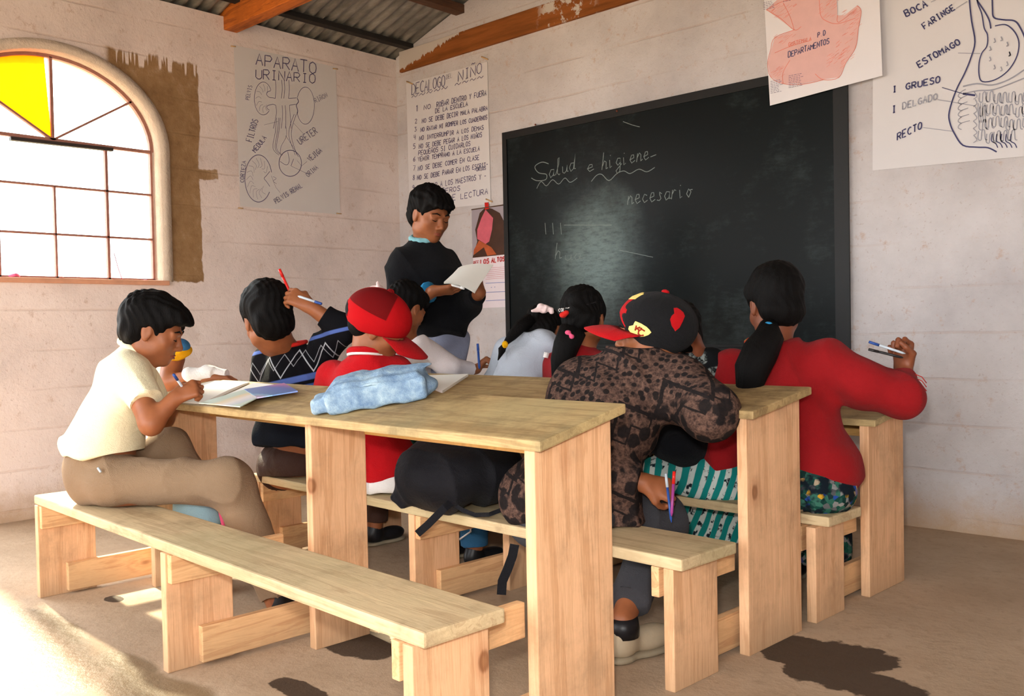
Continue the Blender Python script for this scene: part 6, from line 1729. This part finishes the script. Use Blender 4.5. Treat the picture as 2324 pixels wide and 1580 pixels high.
mb.build('crayon_lines', M['ink_orange'], P4)
mb = MB()
texto(P4, 'ink', 'DEPARTAMENTOS', (594, 414), (892, 312), 40, 0.0046, mX, NF, wf=0.78); texto(P4, 'ink', 'P.D', (806, 270), (866, 250), 36, 0.0042, mX, NF)
for (x0, y0, n_, w_) in ((470, 585, 8, 75), (600, 545, 8, 95), (420, 20, 5, 70), (560, 0, 2, 60)):
    mb = MB()
    for q in range(n_):
        xx = x0; yy = y0 + q * 12
        while xx < x0 + w_ * rh.uniform(0.7, 1.0): l_ = rh.uniform(8, 22); stroke(mb, [(xx, yy - (xx - x0) * 0.2), (xx + l_, yy - (xx + l_ - x0) * 0.2)], 0.0020, mX, NF, False); xx += l_ + 5
    mb.build('small_print', M['ink'], P4)

# ------------------------------------------------------------------ digestive system poster, right
P5 = sheet('anatomy_poster', 'hand-drawn stomach and intestine poster at the right of the blackboard', 'poster', [A(-1.69, YF - .004, 2.72), A(-0.72, YF - .004, 2.72), A(-0.72, YF - .004, 1.60), A(-1.705, YF - .004, 1.635)], M['poster'], 0.0006, nrm=NF, curl=0.002)
mX = lambda x, y: fw(0.0078)(*g3(x, y))
mb = MB()
for s_, a, b, h, w in (('BOCA', (1440, 122), (1605, 42), 48, 0.0062), ('FARINGE', (1572, 212), (1800, 62), 42, 0.0056), ('ESTOMAGO', (1532, 488), (1840, 312), 44, 0.0060), ('I', (1340, 664), (1382, 655), 42, 0.006), ('GRUESO', (1436, 645), (1692, 590), 46, 0.0060), ('I', (1336, 812), (1378, 802), 48, 0.006), ('RECTO', (1374, 1008), (1560, 920), 52, 0.0056)):
    texto(P5, 'ink_dark', s_, a, b, h, w, mX, NF, 'perp' if s_ in ('BOCA', 'FARINGE', 'ESTOMAGO') else None)
texto(P5, 'ink_light', 'DELGADO', (1412, 785), (1672, 712), 48, 0.0052, mX, NF)
mb = MB()
S = lambda pts, w=0.0035, sm=True: stroke(mb, pts, w, mX, NF, sm)
S([(1620, 15), (1700, -20)], 0.003, False); S([(1800, 60), (1880, 10)], 0.003, False); S([(1815, 380), (1975, 384)], 0.003, False); S([(1670, 715), (1940, 760)], 0.003, False); S([(1565, 915), (1775, 942)], 0.003, False)
for q in range(6):
    S([(1870 + q * 6, 640 + q * 45), (1835, 660 + q * 45), (1815, 690 + q * 45), (1840, 705 + q * 45)], 0.0032)
for q in range(7):
    S([(1930 + 8 * math.sin(q), 660 + q * 52), (1950, 690 + q * 52), (1925, 712 + q * 52)], 0.0035)
for q in range(26):
    cx, cy = 1990 + (q % 7) * 52 + rh.uniform(-10, 10), 700 + (q // 7) * 92 + rh.uniform(-14, 14)
    S([(cx - 25, cy - 30), (cx - 30, cy + 25), (cx - 8, cy + 36), (cx - 2, cy - 26), (cx + 16, cy - 34), (cx + 22, cy + 28), (cx + 38, cy + 34)], 0.0040)
for q in range(10):
    a = q * 0.7; S([(2110 + 90 * math.cos(a) * 0.8, 370 + 110 * math.sin(a)), (2118 + 90 * math.cos(a) * 0.8, 395 + 110 * math.sin(a)), (2105 + 90 * math.cos(a) * 0.8, 400 + 110 * math.sin(a))], 0.0045)
S([(1850, 620), (1950, 600), (2060, 610), (2180, 570), (2290, 500)], 0.006); S([(1860, 670), (1960, 650), (2080, 640), (2290, 560)], 0.005)
for q in range(4): S([(1960 + q * 16, 740), (1958 + q * 16, 800), (1966 + q * 16, 880)], 0.0034)
mb.build('light_drawing', M['ink_light'], P5)
mb = MB()
S([(1895, -60), (1898, 20), (1912, 150), (1936, 300), (1905, 420), (1860, 530), (1800, 650), (1752, 800), (1756, 880), (1790, 960), (1850, 1042), (1950, 1056), (2030, 1060), (2092, 1090)], 0.0062)
S([(1945, -60), (1955, 20), (1985, 100), (2002, 200), (2026, 250), (2022, 330), (1986, 380), (1966, 450), (1966, 540), (1992, 586), (2080, 572), (2170, 510), (2230, 420), (2252, 330), (2240, 262), (2200, 205), (2150, 176), (2080, 186)], 0.0050)
S([(2060, -60), (2062, 60), (2072, 125), (2140, 142), (2220, 150), (2262, 200), (2300, 290), (2330, 420)], 0.0062)
S([(1950, 0), (2010, 90), (2040, 150), (2050, 205)], 0.0058); S([(1700, 628), (1860, 675)], 0.003, False); S([(1850, 672), (1938, 684)], 0.0085, False)
for q in range(5): S([(2060 + q * 34, 960), (2055 + q * 34, 1010), (2085 + q * 34, 1030), (2100 + q * 34, 1060)], 0.004)
mb.build('outline_drawing', M['ink_dark'], P5)

# ------------------------------------------------------------------ things on the desks
def plane_hit(px, py, vp0, z0, s):
    d = ray(px, py); n = A(*DY) * (-s) + A(0, 0, 1); k = z0 - s * vp0
    return CAM + d * ((k - n @ CAM) / (n @ d))
on1 = lambda px, py, up=0.0: plane_hit(px, py, 1.435, 0.703 + up, (0.757 - 0.703) / 0.26)
on2 = lambda px, py, up=0.0: plane_hit(px, py, 2.285, 0.700 + up, (0.744 - 0.700) / 0.30)
def slab(name, px, on, z0, th, mat, parent, bulge=0.0):
    c = [on(x, y, z0) for x, y in px]; g = 8; vs = []
    for i in range(g + 1):
        for j in range(g + 1):
            u_, v_ = i / g, j / g
            p = (c[0] * (1 - u_) + c[1] * u_) * (1 - v_) + (c[3] * (1 - u_) + c[2] * u_) * v_
            vs.append(p + A(0, 0, th + bulge * math.sin(math.pi * u_) ** 0.7))
    N = len(vs); 
    for i in range(g + 1):
        for j in range(g + 1):
            u_, v_ = i / g, j / g
            p = (c[0] * (1 - u_) + c[1] * u_) * (1 - v_) + (c[3] * (1 - u_) + c[2] * u_) * v_
            vs.append(p)
    fs = []
    for i in range(g):
        for j in range(g):
            a = i * (g + 1) + j; fs += [(a, a + 1, a + g + 2, a + g + 1), (N + a + g + 1, N + a + g + 2, N + a + 1, N + a)]
    for k in range(g):
        for a, b in ((k, k + 1), (g * (g + 1) + k, g * (g + 1) + k + 1), (k * (g + 1), (k + 1) * (g + 1)), (k * (g + 1) + g, (k + 1) * (g + 1) + g)): fs.append((a, b, N + b, N + a))
    return link(name, mesh_from(name, vs, fs, False), mat, parent)
nb1 = thing('notebook', 'open white notebook the boy in the cream shirt writes in', 'notebook', on1(470, 890))
slab('left_page', [(378, 903), (487, 866), (520, 868), (412, 915)], on1, 0.001, 0.004, M['paper'], nb1, 0.006)
slab('right_page', [(412, 915), (520, 868), (566, 870), (462, 918)], on1, 0.001, 0.004, M['paper'], nb1, 0.006)
nb2 = thing('notebook', 'closed white booklet between the open notebook and the colourful magazine', 'notebook', on1(560, 890))
slab('cover', [(470, 918), (575, 872), (622, 876), (520, 919)], on1, 0.012, 0.005, M['paper'], nb2)
mg = thing('magazine', 'open magazine with blue and pink pages on the nearest desk', 'magazine', on1(600, 890))
def picture_page(name, stops, ax):
    t = NT(name); v = t.obj(); h = lateral(t, ax)
    n = t.noise(v, 14, 4, 0.6); f = t.math('FRACT', t.math('MULTIPLY', t.math('ADD', h, t.math('MULTIPLY', n, 0.06)), 4.5))
    return t.out(t.ramp(f, stops), 0.35, 0.4)
slab('left_page', [(452, 916), (554, 886), (583, 905), (545, 925)], on1, 0.018, 0.003, picture_page('pastel_page', [(0, srgb(200, 214, 200)), (0.3, srgb(190, 206, 190)), (0.5, srgb(226, 206, 168)), (0.7, srgb(236, 226, 220)), (1, srgb(196, 206, 214))], DX), mg)
slab('right_page', [(554, 886), (645, 872), (676, 890), (583, 905)], on1, 0.018, 0.004, picture_page('blue_pink_page', [(0, srgb(96, 130, 178)), (0.35, srgb(110, 120, 180)), (0.5, srgb(180, 120, 160)), (0.7, srgb(206, 150, 176)), (1, srgb(120, 170, 200))], DY), mg)
nb3 = thing('notebook', 'white notebook on the middle desk beside the denim jacket', 'notebook', on2(1000, 870))
slab('cover', [(954, 872), (972, 857), (1063, 854), (1004, 893)], on2, 0.001, 0.010, M['paper'], nb3)

# folded denim jacket
t = NT('acid_wash_denim'); v = t.obj()
n = t.noise(v, 26, 6, 0.75); n2 = t.noise(v, 9, 4)
c = t.ramp(t.math('ADD', t.math('MULTIPLY', n, 0.6), t.math('MULTIPLY', n2, 0.4)), [(0.36, srgb(96, 124, 158)), (0.5, srgb(136, 162, 186)), (0.62, srgb(176, 198, 208))])
t.bump(t.math('ADD', t.noise(v, 500, 2), t.math('MULTIPLY', n, 3.0)), 0.5, 0.006); t.out(c, 0.9, 0.1)
M['denim'] = t.mat
a = on1(742, 948); b = on1(975, 908); c_ = on1(690, 905)
e1 = unit(b - a); e3 = unit(A(*DX) * 0 + np.cross(DX, DY + A(0, 0, 0.2))); e2 = unit(np.cross(e3, e1)); e3 = np.cross(e1, e2)
Rj = np.array([e1, e2, e3]); ln = np.linalg.norm(b - a)
jk = thing('denim_jacket', 'folded pale blue denim jacket lying on the nearest desk', 'jacket', (a + b) / 2)
B = Blob()
O = a + e2 * 0.075
B.box(O + e1 * ln * 0.50 + e3 * 0.036, (ln * 0.50, 0.078, 0.035), Rj, 0.016, 0.01)
B.box(O + e1 * ln * 0.50 + e3 * 0.070 + e2 * 0.008, (ln * 0.44, 0.066, 0.014), Rj, 0.012, 0.012)
B.box(O + e1 * ln * 0.24 + e3 * 0.075 + e2 * 0.02, (ln * 0.16, 0.045, 0.014), Rj, 0.012, 0.02)
B.box(O - e1 * 0.010 + e3 * 0.026 + e2 * 0.015, (0.040, 0.060, 0.024), Rj, 0.014, 0.02)
B.ell(O + e1 * ln * 0.62 + e3 * 0.084 + e2 * 0.02, (0.13, 0.04, 0.012), Rj, 0.02)
B.ell(O + e1 * ln * 1.0 + e3 * 0.030, (0.030, 0.05, 0.024), Rj, 0.015)
pl = a
B.cut(a + e3 * 0.002, -e3, 0.002, 0.6)
B.build('folded_body', 0.0045, M['denim'], jk, folds(0.0016, 70, dirs=(e1 + e3, e2 - e1 * 0.5), seed=31))
mb = MB()
mb.tube([O + e1 * (ln * q) + e2 * (-0.060 + 0.010 * math.sin(q * 9)) + e3 * (0.068 + 0.004 * math.sin(q * 17)) for q in np.linspace(0.08, 0.92, 14)], 0.0045, 6)
mb.build('seam', M['denim'], jk)
B = Blob(); B.cone(O + e1 * 0.03 + e2 * 0.06 + e3 * 0.060, O + e1 * 0.17 + e2 * 0.075 + e3 * 0.070, 0.010, 0.014, 0.01)
B.build('ribbed_collar', 0.004, plain('blue_rib', srgb(70, 96, 142), 0.9), jk)

# ------------------------------------------------------------------ black backpack on the middle bench
bp = thing('backpack', 'black backpack lying on the middle bench under the nearest desk top', 'backpack', Jd(1040, 1150, 3.06))
M['bag'] = cloth('black_nylon', srgb(17, 17, 22), 0.2, rough=0.6)
B = Blob()
B.ell(Jd(1040, 1070, 3.07), A(0.20, 0.17, 0.115), frame(cf, cu), 0.05)
B.ell(Jd(985, 1085, 3.04), A(0.13, 0.13, 0.105), frame(cf, cu + cr * .3), 0.05)
B.ell(Jd(1110, 1065, 3.10), A(0.13, 0.13, 0.12), frame(cf, cu), 0.05)
B.cone(Jd(950, 1090, 3.02), Jd(893, 1128, 3.0), 0.085, 0.022, 0.04); B.cone(Jd(940, 1110, 3.0), Jd(915, 1150, 2.99), 0.05, 0.02, 0.04)
B.cone(Jd(960, 1050, 3.05), Jd(985, 1005, 3.1), 0.07, 0.05, 0.05)
B.cut(D(-2.4, 2.05, 0.352), (0, 0, -1), 0.004, 0.5)
B.build('bag_body', 0.0065, M['bag'], bp, folds(0.007, 18, seed=33))
def strap(pts, w, name):
    pts = [A(*p) for p in pts]; mb = MB(); vs = []
    for i, p in enumerate(pts):
        t_ = unit(pts[min(i + 1, len(pts) - 1)] - pts[max(i - 1, 0)]); s_ = unit(np.cross(t_, cf))
        vs += [p + s_ * w / 2 - cf * .0015, p - s_ * w / 2 - cf * .0015, p - s_ * w / 2 + cf * .0015, p + s_ * w / 2 + cf * .0015]
    fs = []
    for i in range(len(pts) - 1):
        for k in range(4): fs.append((4 * i + k, 4 * i + (k + 1) % 4, 4 * i + 4 + (k + 1) % 4, 4 * i + 4 + k))
    fs += [(0, 1, 2, 3), tuple(4 * (len(pts) - 1) + k for k in (3, 2, 1, 0))]
    mb.add(vs, fs, False); mb.build(name, M['bag'], bp)
strap([Jd(1025, 1140, 2.92), Jd(1010, 1152, 2.90), Jd(990, 1172, 2.895), Jd(970, 1192, 2.89), Jd(947, 1212, 2.89)], 0.024, 'strap')
strap([Jd(1032, 1146, 2.93), Jd(1050, 1158, 2.89), Jd(1078, 1169, 2.87), Jd(1110, 1168, 2.86), Jd(1142, 1156, 2.88), Jd(1160, 1146, 2.92)], 0.013, 'strap')
strap([Jd(1168, 1236, 2.78), Jd(1163, 1262, 2.78), Jd(1152, 1292, 2.78), Jd(1140, 1320, 2.78), Jd(1138, 1350, 2.78)], 0.028, 'strap')

# ------------------------------------------------------------------ bits on the window sill
zs = WZS + 0.006
def sill_item(name, label, cat, px, r, mat, seed):
    p = at_x(px, 630, XL - 0.05); B = Blob()
    rr = np.random.default_rng(seed)
    B.ell(A(p[0], p[1], zs + r[2] * 0.9), r, None, 0.01)
    for _ in range(3): B.ell(A(p[0], p[1], zs + r[2]) + rr.uniform(-0.7, 0.7, 3) * A(*r), A(*r) * 0.6, None, 0.008)
    B.cut((p[0], p[1], zs), (0, 0, -1), 0.002)
    me = B.mesh(name, 0.0035, folds(0.002, 90)); o = link(name, me, mat); tag(o, label, cat); 
sill_item('plastic_bag', 'crumpled pink plastic bag on the window sill', 'bag', 32, (0.03, 0.026, 0.014), plain('pink_plastic', srgb(214, 96, 140), 0.4), 1)
sill_item('stone', 'small brown lump on the window sill', 'stone', 142, (0.02, 0.012, 0.008), plain('brown_lump', srgb(120, 60, 48), 0.8), 2)
sill_item('crayon_stub', 'flat dark pink stub at the right end of the window sill', 'crayon', 330, (0.01, 0.016, 0.003), plain('magenta_wax', srgb(150, 50, 90), 0.5), 3)
mb = MB(); mb.tube([at_x(259, 575, XL - 0.06), at_x(268, 608, XL - 0.055), at_x(277, 634, XL - 0.05)], 0.0025, 6)
tag(mb.build('wire', plain('red_wire', srgb(170, 60, 80), 0.5)), 'short red wire leaning on the window bars above the sill', 'wire')
